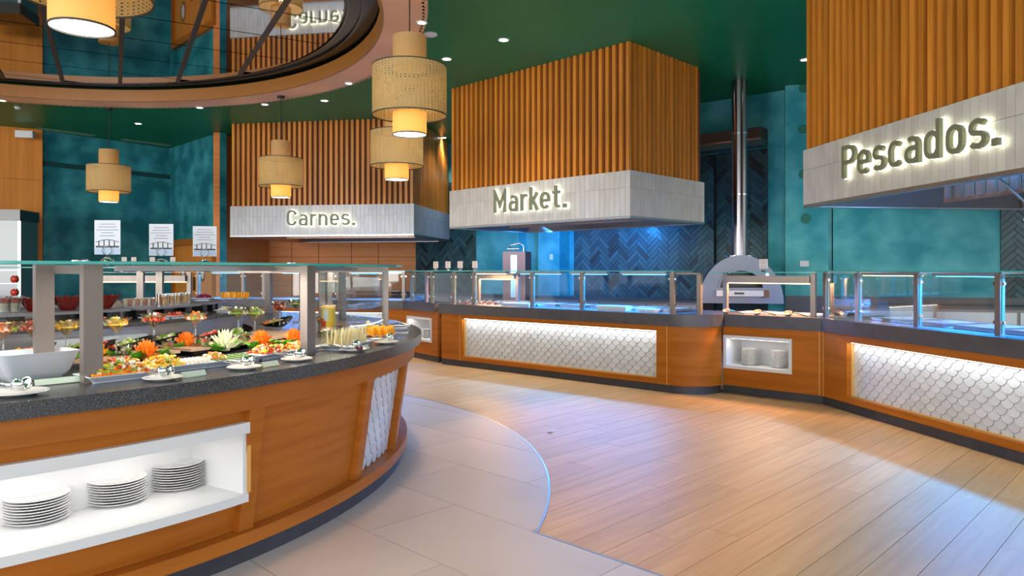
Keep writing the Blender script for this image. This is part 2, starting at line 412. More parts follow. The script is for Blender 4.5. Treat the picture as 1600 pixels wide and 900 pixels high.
# herringbone glazed bricks, real pieces joined in one part (each only a few pixels wide)
def herring(name, parent, x0, x1, z0, z1, y=-.02, L=.30, w=.075, colf=None):
    b = MB(); cols = []; dd = 1/sqrt(2)
    i0 = int((x0-1)/ (w*dd*2)); k = 0
    # herringbone cells: pairs of bricks at +-45 degrees
    step = w*sqrt(2)
    nz = int((z1-z0)/step)+4; nx = int((x1-x0)/(L*sqrt(2)))+3
    for c in range(-1, nx):
        cx = x0+c*L*sqrt(2)
        for r in range(-3, nz):
            cz = z0+r*step
            for sgn in (1,-1):
                # parallelogram-free: a rectangle turned 45 degrees
                a = pi/4*sgn; ox = cx+((L-w)/2*dd if sgn > 0 else (1.5*L-w/2)*dd); oz = cz+((L+w)/2*dd if sgn > 0 else (L/2+1.5*w)*dd)
                g = .0035; hw = w/2-g; hl = L/2-g
                pts = [(ox+u*cos(a)-v*sin(a), oz+u*sin(a)+v*cos(a)) for u, v in ((-hl,-hw),(hl,-hw),(hl,hw),(-hl,hw))]
                for nn, d in (((1,0),x1),((-1,0),-x0),((0,1),z1),((0,-1),-z0)): pts = clip(pts, nn, d)
                if len(pts) < 3 or area(pts) < .0015: continue
                m = len(pts); t = random.uniform(.004,.010); v = [(p[0],y,p[1]) for p in pts]+[(p[0],y-t-random.uniform(0,.003),p[1]) for p in pts]
                n0 = len(b.f); b.add(v, [tuple(range(m-1,-1,-1)), tuple(range(m,2*m))]+[(q,(q+1)%m,m+(q+1)%m,m+q) for q in range(m)])
                s = random.random(); base = Vector((.018,.070,.085)).lerp(Vector((.05,.16,.17)), s) if random.random() > .12 else Vector((.012,.03,.038))
                if colf: base = colf(ox, oz, base)
                cols += [base]*(len(b.f)-n0)
    me = b.mesh(name, herrm); ca = me.color_attributes.new('Col', 'FLOAT_COLOR', 'CORNER')
    arr = []
    for p in me.polygons: arr += [*cols[p.index],1]*p.loop_total
    ca.data.foreach_set('color', arr); o = link(name, me, parent); o['kind'] = 'stuff'
    return o
darkg = mat('dark_tile_bed', (.008,.02,.024), .6)
def sx(px, P=P0, Q=P1):    # distance along a wall line where the ray of pixel column px meets it
    d = (Q-P).normalized(); k = (px-800)/F
    return (k*P.y-P.x)/(d.x-k*d.y)
HT = 3.42
for a, b_ in ((651,756),(898,1096),(1120,1229)):
    x0, x1 = sx(a), sx(b_)
    if b_ == 1229: x1 = WL
    MB().box(x0,x1,-.02,0,0,HT+.02).build('tile_bed', darkg, w_h); herring('herringbone_tiles', w_h, x0, x1, .9, HT)
x0, x1 = sx(1096), sx(1120); MB().box(x0,x1,-.12,0,0,HT).build('dark_pier', darkg, w_h); herring('herringbone_tiles', w_h, x0, x1, .9, HT, y=-.12)
# duct beam above the tiles
b = MB().box(sx(1090),WL,-.32,0,3.46,3.58); b.mi = 1; b.box(sx(1090),WL,-.325,0,3.58,3.76); b.mi = 2; b.box(sx(1090),WL,-.335,-.325,3.55,3.58)
b.build('duct_beam', [mat('grey_green_beam', (.05,.12,.12), .5), mat('rusty_beam_side', (.09,.055,.04), .6), steel], w_h)
# plaster pier with two sockets, blue-lit niche on its left
xa, xb = sx(857), sx(890)
MB().box(xa,xb,-.35,0,0,E_).build('plaster_pier', teal_lt, w_h)
MB().box(sx(756),sx(822),-.25,0,0,2.35).build('plaster_pier', teal_lt, w_h)
MB().box(sx(756),sx(857),-.55,0,2.35,2.42).build('pier_shelf', mat('pale_grey_shelf', (.40,.45,.46), .4), w_h)
for z in (1.62,2.16):
    o = MB().box(xa+.30,xa+.38,-.362,-.35,z,z+.11).build('wall_socket', white); o.location = w_h.location; o.rotation_euler = w_h.rotation_euler
    tag(o, 'white socket on the teal pier behind the middle hood, %s of two' % ('lower' if z < 2 else 'upper'), 'socket')
# right side: pier then long teal wall, herringbone at its right
w_p = wall('wall_right_pier', (4.39,11.62), (5.0,11.42), 0, E_, teal_lt, .5)
w_p2 = wall('wall_right_return', (5.0,11.42), (5.04,11.40), 0, E_, teal, .5)
Q0 = Vector((5.06,11.40)); Q1 = Vector((9.9,9.7))
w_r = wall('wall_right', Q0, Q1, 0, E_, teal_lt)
xh = sx(1563,Q0,Q1); MB().box(xh,4.6,-.02,0,0,3.6).build('tile_bed', darkg, w_r); herring('herringbone_tiles', w_r, xh, 4.4, 1.0, 3.4)
PA = Vector((4.39,11.62)); PB = Vector((5.0,11.42))
for k, (px, py) in enumerate(((1256,138),(1255,202),(1255,272),(1259,341))):
    q = sx(px,PA,PB); Y = 11.62-q*.312
    MB().lathe([(.075,0),(.075,.012)], 20, Matrix.Translation((q,0,EYE+(HOR-py)*Y/F)) @ Matrix.Rotation(pi/2,4,'X')).build('green_cap', mat('green_cap', (.004,.16,.11), .4) if not k else bpy.data.materials['green_cap'], w_p)
o = MB().box(-.065,.065,-.025,0,-.045,.045).build('light_switch', white); o.location = atY(1258,11.50,EYE+10*11.5/F); o.location.y = 11.62-(o.location.x-4.39)*.328-.001; o.rotation_euler = w_p.rotation_euler
tag(o, 'white double switch plate on the teal pier left of the right hood', 'switch')
# dark splash along the foot of the right walls
MB().box(0,.66,-.03,0,0,1.0).build('dark_splash', stone2, w_p)
MB().box(0,4.6,-.03,0,0,1.0).build('dark_splash', stone2, w_r)
# wooden swing door with two oval portholes in the teal return wall
dvec = (Vector((-6.29,15.56))-Vector((-8.33,17.6))); DA = Vector((-8.33,17.6)); DB = Vector((-6.29,15.56))
s0, s1 = sx(274,DA,DB), sx(341,DA,DB); Tz = 2.12
dr = MB().box(s0,s0+.12,-.10,0,0,Tz).box(s1-.12,s1,-.10,0,0,Tz).box(s0+.12,s1-.12,-.10,0,Tz-.14,Tz).build('door_1', wood_h)
dr.location = w_tr.location; dr.rotation_euler = w_tr.rotation_euler; struct(dr)
mid = (s0+s1)/2
for k, (a, b_) in enumerate(((s0+.12,mid-.004),(mid+.004,s1-.12))):
    lf = MB().box(a,b_,-.05,-.01,0.01,Tz-.145).build('door_leaf', wood_v, dr)
    Tm = Matrix.Translation(((a+b_)/2,-.055,1.38)) @ Matrix.Rotation(pi/2,4,'X') @ Matrix.Diagonal((1,1.7,1,1))
    MB().ring(.10,.135,-.01,.02,n=28).build('porthole_rim', mat('brass_rim', (.7,.4,.12), .25, 1) if not k else bpy.data.materials['brass_rim'], lf).matrix_local = Tm
    MB().lathe([(.10,0),(.10,.008)],28).build('porthole_glass', mat('bright_porthole', (.75,.78,.8), .15, .2), lf).matrix_local = Tm
    MB().box((a if k else b_)-(-.05 if k else .09),(a if k else b_)-(-.09 if k else .05),-.075,-.05,.95,1.25).build('push_plate', mat('dark_bronze', (.04,.03,.025), .3, .8), lf)
for z in (1.30,1.42):
    o = MB().box(-.05,.05,-.02,0,-.04,.04).build('light_switch', white); q = atY(346,15.8,z); k=(346-800)/F
    # on the brown return wall
    P_=Vector((-6.29,15.56)); D_=Vector((.39,1.99)).normalized(); s=(k*P_.y-P_.x)/(D_.x-k*D_.y); pp=P_+D_*s
    o.location=(pp.x,pp.y,z); o.rotation_euler=w_c0.rotation_euler
    tag(o,'small grey switch plate on the brown wall right of the door, %s of two' % ('upper' if z>1.4 else 'lower'),'switch')
# ---- ceiling fixtures
def downlight(px, py, z, r=.055, spot=None, name='white recessed downlight', bright=True, pw=60):
    p = at(px, py, z); t = thing('downlight', name, 'ceiling light', (p.x,p.y,z))
    MB().ring(r,r+.022,-.008,.0,n=24).build('trim_ring', white, t); MB().lathe([(r,-.004),(r,-.0015)],24).build('lens', spot_e, t)
    if spot: light('lamp', 'SPOT', (0,0,-.03), pw, (1,.95,.88), .06, aim=(0,0,-3), spot=R(110), parent=t, blend=.8)
    return t
for px, py, lab in ((216,193,'bright downlight in the green ceiling left of the round mirror ring bottom'),(787,62,'downlight in the green ceiling above the middle hood'),(698,92,'downlight in the green ceiling right of the large pendant'),(507,157,'downlight in the green ceiling above the left hood slats'),(693,215,'bright downlight in the gap between left and middle hoods'),(1258,93,'bright downlight at the left edge of the right hood')):
    downlight(px, py, CEIL-.001, spot=True, name=lab)
for px, py, lab in ((659,35,'downlight in the pale soffit right of the large pendant cord'),(545,130,'downlight in the pale soffit above the left hood'),(312,168,'downlight in the pale soffit above the teal corner'),(4,157,'downlight in the pale soffit at the left edge'),(414,163,'small downlight in the pale soffit left of a pendant canopy')):
    downlight(px, py, SOF-.001, .045, spot=True, name=lab, pw=40)
for i, (x, y) in enumerate(((1.6,3.2),(0.2,1.2),(3.2,1.6),(-1.6,.8),(-3.5,1.4),(-1.2,15.2),(2.3,11.4),(5.2,8.6),(5.4,5.2),(-7.5,3.0))):  # extra downlights added out of view to brighten the interior
    t = MB().ring(.055,.077,-.008,0,n=20).build('added_downlight_trim', white, bpy.data.objects['ceiling']); t.location = (x,y,CEIL-.001); MB().lathe([(.055,-.004),(.055,-.0015)],20).build('lens', spot_e, t)
    light('lamp', 'SPOT', (0,0,-.03), 48, (1,.94,.86), .06, aim=(0,0,-3), spot=R(115), parent=t, blend=.8)
t = thing('smoke_detector', 'white smoke detector on the green ceiling left of the soffit ring', 'detector', at(28,167,CEIL))
MB().lathe([(.055,0),(.055,-.02),(.04,-.045),(.0001,-.05)],20,cap=False).build('housing', white, t, 40)
t = thing('smoke_detector', 'white flat ceiling sensor at the right rim of the soffit ring', 'detector', at(672,53,CEIL))
MB().lathe([(.09,0),(.09,-.015),(.06,-.03),(.0001,-.035)],20,cap=False).build('housing', white, t, 40)
for k, (xa, ya, xb_, yb) in enumerate(((60,199,150,211),(195,217,270,227))):
    p = at(xa,ya,CEIL); q = at(xb_,yb,CEIL); d = q-p
    t = thing('ceiling_vent', 'long pale green slot vent in the ceiling, %s of two at the left' % ('nearer','farther')[k], 'vent', p, atan2(d.y,d.x)); L = d.length
    MB().box(0,L,0,.22,-.012,0).build('frame', mat('pale_green_vent', (.12,.24,.16), .5) if not k else bpy.data.materials['pale_green_vent'], t)
    for s in (.05,.10,.15): MB().box(.03,L-.03,s,s+.018,-.018,-.012).build('slat', bpy.data.materials['pale_green_vent'], t)
t = thing('emergency_light', 'white emergency light box on the wood panel at far left', 'emergency light', atY(41,14.85,EYE+211*14.85/F), w_l2.rotation_euler.z)
MB().box(-.16,.16,-.12,.0,-.07,.07).build('housing', white, t); MB().box(-.13,.13,-.128,-.12,-.05,.05).build('lens', mat('milky_lens', (.7,.72,.7), .3), t)
# ================================================================ HOODS
slat_mesh = {}
def _arc(cx, cy, rx, ry, a0, a1, n=7): return [(cx+rx*cos(R(a0+(a1-a0)*i/n)), cy+ry*sin(R(a0+(a1-a0)*i/n))) for i in range(n+1)]
_H = .07; _X = .74
GLYPH = {   # centre lines of a plain rounded sans, cap height 1: (strokes, advance)
 'M': ([[(.07,0),(.07,.93),(.38,.33),(.69,.93),(.69,0)]], .86),
 'C': ([[(.56,.69)]+_arc(.32,.69,.24,.24,0,180)+_arc(.32,.31,.24,.24,180,360)+[(.56,.31)]], .68),
 'P': ([[(.07,0),(.07,1)], [(.07,.93)]+_arc(.35,.70,.24,.23,90,-90)+[(.07,.47)]], .66),
 'a': ([[(.47,0),(.47,.45)]+_arc(.27,.47,.20,.20,0,130), [(.47,.41)]+_arc(.23,.24,.16,.17,90,270)+[(.35,.07),(.47,.14)]], .62),
 'r': ([[(.07,0),(.07,.74)], [(.07,.47)]+_arc(.27,.47,.20,.20,180,60)], .44),
 'k': ([[(.07,0),(.07,1)], [(.07,.26),(.44,.74)], [(.20,.43),(.46,0)]], .53),
 'e': ([[(.07,.37),(.47,.37)]+_arc(.27,.47,.20,.20,0,180)+_arc(.27,.27,.20,.20,180,320)], .60),
 't': ([[(.17,.96),(.17,.24)]+_arc(.32,.22,.15,.15,180,270)+[(.38,.07)], [(.02,.67),(.38,.67)]], .47),
 'n': ([[(.07,0),(.07,.74)], [(.07,.44)]+_arc(.27,.47,.20,.20,180,0)+[(.47,0)]], .62),
 's': ([_arc(.26,.51,.19,.16,30,180)+_arc(.24,.51,.17,.13,190,262)+_arc(.27,.23,.19,.15,78,-90)+_arc(.25,.24,.19,.17,270,215)], .57),
 'c': ([_arc(.27,.47,.20,.20,40,180)+_arc(.27,.27,.20,.20,180,320)], .56),
 'd': ([[(.47,0),(.47,1)], _arc(.27,.47,.20,.20,20,180)+_arc(.27,.27,.20,.20,180,340)], .64),
 'o': ([_arc(.27,.47,.20,.20,0,180)+_arc(.27,.27,.20,.20,180,360)+[(.47,.47)]], .61),
 '.': ([[(.09,.0),(.09,.17)]], .24)}
def stroke(b, pts, hw, f, y0, y1, ext=0):
    q = [Vector(p) for p in pts]; o = [q[0]]
    for p in q[1:]:
        if (p-o[-1]).length > 1e-3: o.append(p)
    q = o; m = len(q); loop = (q[0]-q[-1]).length < 1e-3 and m > 3
    if loop: q = q[:-1]; m -= 1
    if ext and not loop: q[0] = q[0]+(q[0]-q[1]).normalized()*ext; q[-1] = q[-1]+(q[-1]-q[-2]).normalized()*ext
    L_, R_ = [], []
    for i in range(m):
        a = q[i-1] if (i or loop) else None; c = q[(i+1)%m] if (i < m-1 or loop) else None
        d0 = (q[i]-a).normalized() if a is not None else (c-q[i]).normalized(); d1 = (c-q[i]).normalized() if c is not None else d0
        n0 = Vector((-d0.y,d0.x)); n1 = Vector((-d1.y,d1.x)); mm = (n0+n1).normalized(); k = hw/max(.42, mm.dot(n0)); L_.append(q[i]+mm*k); R_.append(q[i]-mm*k)
    vs = []
    for l, r in zip(L_, R_):
        for p, y in ((l,y0),(r,y0),(r,y1),(l,y1)): x, z = f(p); vs.append((x,y,z))
    fs = []
    for i in range(m if loop else m-1):
        a = 4*i; c = 4*((i+1)%m)
        for t in range(4): fs.append((a+t, a+(t+1)%4, c+(t+1)%4, c+t))
    if not loop: fs += [(3,2,1,0), tuple(4*(m-1)+t for t in range(4))]
    b.add(vs, fs)
def text_letters(txt, width, cap, parent, x0, z0, y):
    SP = .085; tot = sum(GLYPH[c][1]+SP for c in txt)-.08-SP; k = width/tot; x = x0
    for c in txt:
        st, adv = GLYPH[c]; f = lambda p: (x+p[0]*k, z0+p[1]*cap)
        w = .062 if c != '.' else .085
        b = MB()
        for i, s_ in enumerate(st): stroke(b, s_, w, f, y-.072-.0012*i, y-.035+.0012*i)
        o = b.build('letter', letterm, parent)
        b = MB()
        for i, s_ in enumerate(st): stroke(b, s_, w+.026, f, y-.034-.0008*i, y-.022, .028)
        b.build('halo_plate', halo, o); x += (adv+SP)*k
warmsteel = mat('copper_toned_steel', (.60,.34,.22), .3, .9)
def hood(origin, adeg, L, D, txt, s0, tw, cap, tz, label, blue=1.0):
    t = thing('extractor_hood', label, 'extractor hood', (origin[0],origin[1],2.11), R(adeg))
    ZB = 2.11; H = CEIL-ZB; zb = .59
    MB().box(.07,L-.07,.07,D,zb,H).build('cladding_core', wood_dark, t)
    # slats
    key = round(H,3); sm_ = slat_mesh.get(key)
    if sm_ is None: sm_ = MB().box(-.027,.027,-.022,.028,zb,H).mesh('slat', wood_slat); slat_mesh[key] = sm_
    n_ = int((L-.1)/.11)
    for i in range(n_+1): link('slat', sm_, t, loc=(.055+i*(L-.11)/n_, .045, 0))
    m_ = int((D-.12)/.11)
    for i in range(1, m_+1):
        link('slat', sm_, t, loc=(L-.045, .045+i*.11, 0), rz=pi/2)
    for i in range(1, 5): link('slat', sm_, t, loc=(.045, .045+i*.11, 0), rz=-pi/2)
    # tiled band
    band = MB().box(.01,L-.01,.01,.05,0,zb).box(.01,.05,.05,D-.01,0,zb).box(L-.05,L-.01,.05,D-.01,0,zb).box(.05,L-.05,.05,.07,zb-.02,zb).build('band', groutw, t)
    tw_ = .083; nn = round(L/tw_); tm = {}
    def tilem(w, h):
        k = (round(w,4), round(h,4))
        if k not in tm:
            tm[k] = MB().box(-w/2+.0016,w/2-.0016,-.012,.0,.0016,h-.0016).mesh('band_tile', whitetile)
        return tm[k]
    rows = [(0,.37),(.37,zb-.37)]
    for z, h in rows:
        for i in range(nn): link('band_tile', tilem(L/nn,h), band, loc=((i+.5)*L/nn, .012, z))
        mm = round(D/tw_)
        for i in range(mm): link('band_tile', tilem(D/mm,h), band, loc=(L-.012, (i+.5)*D/mm, z), rz=pi/2)
    # steel underside: lip, sloped inner funnel, baffle filters, lamps
    fr = MB(); fr.box(.0,L,.0,.10,-.03,-.001).box(0,L,D-.10,D,-.03,-.001).box(0,.10,.10,D-.10,-.03,-.001).box(L-.10,L,.10,D-.10,-.03,-.001)
    fr.build('steel_lip', steel, t)
    i0, i1, j0, j1 = .10, L-.10, .10, D-.10
    fn = MB(); a = [(i0,j0,-.02),(i1,j0,-.02),(i1,j1,-.02),(i0,j1,-.02)]; c = [(i0+.35,j0+.12,.42),(i1-.35,j0+.12,.42),(i1-.35,j1-.3,.42),(i0+.35,j1-.3,.42)]
    fn.add(a+c, [(0,1,5,4),(1,2,6,5),(2,3,7,6),(3,0,4,7),(4,5,6,7)])
    fn.build('steel_funnel', steel, t, recalc=False)
    fy_ = D*.5; fb = MB().box(i0+.35,i1-.35,fy_,fy_+.03,.0,.36).build('filter_bank', warmsteel, t)
    bm_ = MB().box(-.045,.045,-.03,.0,.03,.33).mesh('baffle', mat('baffle_steel', (.62,.66,.7), .25, 1) if 'baffle_steel' not in bpy.data.materials else bpy.data.materials['baffle_steel'])
    k = int((i1-i0-.8)/.14)
    for i in range(k): link('baffle', bm_, fb, loc=(i0+.45+i*.14, fy_-.005, 0))
    for i in range(2):
        q = (i+.5)/2; MB().box(i0+.4+(i1-i0-1.6)*q-.0,i0+.8+(i1-i0-1.6)*q+.4,j0+.16,j0+.24,.34,.37).build('blue_tube', led_blue, t)
        light('hood_glow', 'POINT', (i0+(i1-i0)*(.25+.5*i), D*.5, .24), 2.6*blue*blue, (.10,.42,1), .06, parent=t)
        light('hood_lamp', 'AREA', (i0+(i1-i0)*(.25+.5*i), D*.45, .30), 8*min(blue,1.5), (.12,.45,1), .9, .3, rot=(0,0,0), parent=t)
    text_letters(txt, tw, cap, t, s0, tz-ZB, .0)
    return t
hm = hood((-1.02,11.80), -44.5, 3.56, 1.87, 'Market.', 1.10, 1.43, .335, 2.275, 'middle extractor hood with upright wood slats and white tiled band reading Market.')
hc = hood((-5.70,14.62), -9.2, 3.85, 3.1, 'Carnes.', 1.25, 1.42, .32, 2.285, 'left extractor hood with upright wood slats and white tiled band reading Carnes.')
hp = hood((3.14,7.80), -82.9, 4.3, 2.6, 'Pescados.', .83, 1.90, .31, 2.29, 'right extractor hood with upright wood slats and white tiled band reading Pescados.', 1.6)
# gas hose and thermometer rods under the right hood
def rod(p, q, r, name, m, par): return MB().tube([p, q], r, 8).build(name, m, par)
rod((1.9,.5,.2),(2.25,.65,-.22),.012,'lamp_rod',steel,hp); rod((2.25,.65,-.22),(2.22,.62,-.32),.022,'lamp_head',chrome,hp)
rod((2.75,.25,.2),(2.75,.25,-.13),.018,'lamp_rod',steel,hp); MB().ball((2.75,.25,-.15),.035,10).build('lamp_head', chrome, hp, 60)
# ================================================================ SERVICE COUNTERS
ZT = .905; ZS = .765; ZP = .09
def local(P, Q):
    P = Vector(P); Q = Vector(Q); d = Q-P; return P, d.length, atan2(d.y, d.x)
ORD = ('first','second','third','fourth','fifth','sixth','seventh','eighth','ninth','tenth','eleventh','twelfth','thirteenth','fourteenth','fifteenth','sixteenth')
def plate_stack(x, y, z, n, label, group, r=.12, first=[None], top=None, parent=None):
    """n loose plates, each a thing"""
    for i in range(n):
        key = round(r,3)
        me = plate_meshes.get(key)
        if me is None:
            me = MB().lathe([(.0001,0),(r*.55,0),(r*.60,.004),(r*.98,.013),(r,.015),(r*.985,.0165),(r*.62,.0075),(r*.55,.005),(.0001,.005)], 36, cap=False).mesh('plate', ceramic, 50)
            plate_meshes[key] = me
        o = link('plate', me, loc=(x+random.uniform(-.0022,.0022), y+random.uniform(-.0022,.0022), z+i*.0118), rz=random.random())
        tag(o, ('topmost ' if i == n-1 else 'bottom ' if i == 0 else '')+label+('' if i in (0,n-1) else ', %s from the bottom' % (ORD+('seventeenth','eighteenth'))[i]), 'plate', group)
plate_meshes = {}
scale_cache = {}
def fan_tile(r, row, g, N_=8):
    """fish-scale tile: round foot, concave shoulders, a joint g wide all round"""
    foot = [(-(r-g)*cos(pi*i/N_), -(row-g)*sin(pi*i/N_)*(1 if row >= r else 1)) for i in range(N_+1)]
    sh = [(r-(r+g*.3)*sin(pi/2*i/5), row-(row+g*.3)*cos(pi/2*i/5)) for i in range(1,5)]
    sh = [(max(g*.6,x), min(row-g, y)) for x, y in sh]
    return foot+sh+[(0, row-g*1.6)]+[(-x, y) for x, y in reversed(sh)]
def scale_panel(parent, x0, x1, z0, z1, y, pitch=.118, row=.056, name='scale_panel'):
    pn = MB().box(x0,x1,y,y+.02,z0,z1).build(name, groutd, parent)
    k = round(pitch,3)
    n_ = max(1, round((x1-x0)/pitch)); p_ = (x1-x0)/n_
    r = p_/2; rows = int((z1-z0)/row)+1; cnt = 0
    # one scale: a tongue with a half-round foot, tilted so that its foot stands proud
    out = fan_tile(r, row, .0028)
    def sm(poly, key):
        if key not in scale_cache:
            b = MB(); m = len(poly); hi = row; lo = -row
            def yy(z): return -.004-.006*(hi-z)/(hi-lo)
            b.add([(a, 0, c) for a, c in poly]+[(a, yy(c), c) for a, c in poly], [tuple(range(m)), tuple(range(2*m-1,m-1,-1))]+[(q,m+q,m+(q+1)%m,(q+1)%m) for q in range(m)])
            scale_cache[key] = b.mesh('scale_tile', scalem)
        return scale_cache[key]
    places = []
    for j in range(rows+1):
        zc = z1-j*row; odd = j%2
        for i in range(n_+(1 if odd else 0)):
            xc = x0+(i+(.0 if odd else .5))*p_
            lo = max(-1, (x0-xc)/r); hi_ = min(1, (x1-xc)/r)
            poly = out
            if lo > -.99: poly = clip(poly, (-1,0), -(x0-xc))
            if hi_ < .99: poly = clip(poly, (1,0), x1-xc)
            if zc-row < z0: poly = clip(poly, (0,-1), -(z0-zc))
            if zc+row > z1: poly = clip(poly, (0,1), z1-zc)
            if len(poly) < 3 or area(poly) < .0004: continue
            key = (k, round(p_,4), round(row,4), round(lo,1), round(hi_,1), round(min(0,zc-row-z0),3), round(max(0, zc+row-z1),3))
            places.append((xc, zc, sm(poly, key)))
    places.sort(key=lambda p: -abs(p[0]) if False else 0)
    extra = MB()
    for q, (xc, zc, me) in enumerate(places):
        if q < 298: link('scale_tile', me, pn, loc=(xc, y-random.uniform(-.001,.002), zc))
        else:
            extra.add([(v.co.x+xc, v.co.y+y, v.co.z+zc) for v in me.vertices], [tuple(p.vertices) for p in me.polygons])
    if extra.v: extra.build('scale_tile_rest', scalem, pn)['kind'] = 'stuff'
    return pn
def led_strip(parent, x0, x1, y, z, pw, col=(1,.97,.9), m=None):
    MB().box(x0,x1,y,y+.012,z-.008,z).build('led_strip', m or led_white, parent)
    light('led_light', 'AREA', ((x0+x1)/2, y-.005, z-.012), pw, col, x1-x0, .02, rot=(R(-12),0,0), parent=parent)
def niche(parent, x0, x1, z0, z1, d, y=-.012, fr=.035, pw=.6):
    b = MB(); b.box(x0,x1,y,d,z1-fr,z1).box(x0,x1,y,d,z0,z0+fr).box(x0,x0+fr,y,d,z0+fr,z1-fr).box(x1-fr,x1,y,d,z0+fr,z1-fr).box(x0+fr,x1-fr,d-.015,d,z0+fr,z1-fr)
    b.build('plate_niche', white, parent)
    led_strip(parent, x0+fr+.02, x1-fr-.02, .06, z1-fr-.001, pw)
def counter(P, Q, label, depth=.8, feats=(), joints=(), ends=(0,0), skip_front=False):
    P, L, a = local(P, Q)
    t = thing('service_counter', label, 'counter', (P.x,P.y,0), a)
    fy, fb = 0, .045
    cuts = sorted(feats, key=lambda f: f[1]); x = 0
    body = MB()
    for f in cuts:
        kind, x0, x1, z0, z1 = f
        if x0 > x+.002: body.box(x,x0,fy,fb,ZP,ZS)
        body.box(x0,x1,fy,fb,ZP,z0); body.box(x0,x1,fy,fb,z1,ZS); x = x1
    if x < L-.002: body.box(x,L,fy,fb,ZP,ZS)
    body.build('front_panel', wood_h, t)
    jb = MB()
    for j in joints: MB().box(j-.006,j+.006,-.006,0,ZP,ZS).build('corner_bead', mat('amber_bead', (.60,.27,.05), .4) if 'amber_bead' not in bpy.data.materials else bpy.data.materials['amber_bead'], t)
    MB().box(0,L,.015,.06,0,ZP).build('baseboard', plinthm, t)
    MB().box(0,L,.42,depth,0,ZS).build('carcass', wood_dark, t)
    for kind, x0, x1, z0, z1 in cuts:
        if kind == 'scale':
            MB().box(x0,x0+.012,fb,.10,z0,z1).box(x1-.012,x1,fb,.10,z0,z1).box(x0+.012,x1-.012,fb,.10,z0,z0+.01).build('recess_lining', mat('lining_wood', (.62,.36,.12), .4) if 'lining_wood' not in bpy.data.materials else bpy.data.materials['lining_wood'], t)
            scale_panel(t, x0+.012, x1-.012, z0+.01, z1, .085)
            led_strip(t, x0+.02, x1-.02, .032, z1-.001, 1.0*(x1-x0), (.93,.98,1))
        else: niche(t, x0, x1, z0, z1, .40)
    return t
M0 = (-1.06,10.84); M1 = (1.95,8.17)
dM = (Vector(M1)-Vector(M0)).normalized(); nM = Vector((-dM.y, dM.x))
LM = 3.85; M1 = Vector(M0)+dM*LM
cm = counter(M0, M1, 'long middle service counter with lit white scale-tile panel under the middle hood', 1.0, feats=[('scale',.44,3.66,.15,.705)], joints=(.40,3.80))
# rounded end of the long counter
re_ = MB(); re_.ring(.375,.42,ZP,ZS,-90,0,20,(LM,.42)); re_.build('rounded_end', wood_h, cm, 40)
MB().ring(.36,.405,0,ZP,-90,0,20,(LM,.42)).build('rounded_baseboard', plinthm, cm, 40)
MB().box(-.0,.04,.046,1.0,ZP,ZS).build('end_panel', mat('pinkish_end_wood', (.50,.24,.13), .5), cm)
K0 = Vector(M0)+dM*(LM+.42)+nM*.45; K1 = Vector((3.256,7.586))
ck = counter(K0, K1, 'short recessed service counter with white plate niche between middle and right counters', .62, feats=[('niche',.01,.80,.285,.665)], joints=(1.09,))
R0 = K1; R1 = Vector((3.256+.185*4.6, 7.586-.983*4.6))
cr = counter(R0, R1, 'right service counter with lit white scale-tile panel under the right hood', .9, feats=[('scale',.40,4.2,.15,.695)], joints=(.02,))
A1 = Vector((-1.13,11.02)); A0 = Vector((-1.78,11.93))
ca = counter(A0, A1, 'small service counter with plate niche left of the long middle counter', .47, feats=[('niche',.10,.93,.285,.665)], joints=(.04,))
B0 = Vector((-6.6,13.0)); 
cb = counter(B0, A0, 'far service counter with lit white panel below the left hood', .9, feats=[('scale',2.2,4.6,.15,.70)], joints=(1.5,))
# plates in the niches
def world(P, Q, x, y):
    P, L, a = local(P, Q); d = Vector((cos(a), sin(a))); n_ = Vector((-d.y, d.x)); p = P+d*x+n_*y; return p
for x, side in ((.24,'left'),(.58,'right')):
    p = world(K0,K1,x,.20); plate_stack(p.x,p.y,.322,16,'small white plate in the %s stack of the middle counter niche' % side,'plates in the short counter niche',.095)
p = world(A0,A1,.42,.20); plate_stack(p.x,p.y,.322,11,'white plate stacked in the far small niche','plates in the far niche',.10)
p = world(A0,A1,.68,.20); plate_stack(p.x,p.y,.322,9,'white plate in the right stack of the far small niche','plates in the far niche, right',.07)
# worktops
def worktop(outer, inner, label, m=stone2, z0=ZS, z1=ZT):
    poly = [tuple(p) for p in outer]+[tuple(p) for p in reversed(inner)]
    # split into quads along the run so that concave outlines stay clean
    o0 = Vector(outer[0]); t = thing('worktop', label, 'worktop', (o0.x,o0.y,z0))
    b = MB(); n_ = len(outer); vs = []
    for p, q in zip(outer, inner):
        for (w, z) in ((p,0),(p,z1-z0),(q,z1-z0),(q,0)): vs.append((w[0]-o0.x, w[1]-o0.y, z))
    fs = []
    for i in range(n_-1):
        a = 4*i; c = 4*(i+1)
        for q in range(4): fs.append((a+q, a+(q+1)%4, c+(q+1)%4, c+q))
    fs += [(0,1,2,3), tuple(4*(n_-1)+q for q in (3,2,1,0))]
    b.add(vs, fs); b.build('slab', m, t, 30); return t
def off(P, d, n_, s, o): return Vector(P)+d*s+n_*o
OV = -.025
arc = [(LM+ (.42-OV)*sin(R(a)), .42-(.42-OV)*cos(R(a))) for a in range(0, 91, 10)]
om = [(-.03,OV)]+[(LM,OV)]+arc[1:]; im = [(-.03,1.05)]+[(LM,1.05)]+[(LM+ (.42-OV)*sin(R(a))*1.0, 1.05) for a in range(10, 91, 10)]
wm = worktop([off(M0,dM,nM,*p) for p in om], [off(M0,dM,nM,*p) for p in im], 'dark stone worktop of the long middle counter with rounded right end')
dK = (K1-K0).normalized(); nK = Vector((-dK.y,dK.x)); dR = (R1-R0).normalized(); nR = Vector((-dR.y,dR.x)); LK = (K1-K0).length
def miter(P, n1, n2, o):
    m_ = (n1+n2).normalized(); return P+m_*(o/m_.dot(n1))
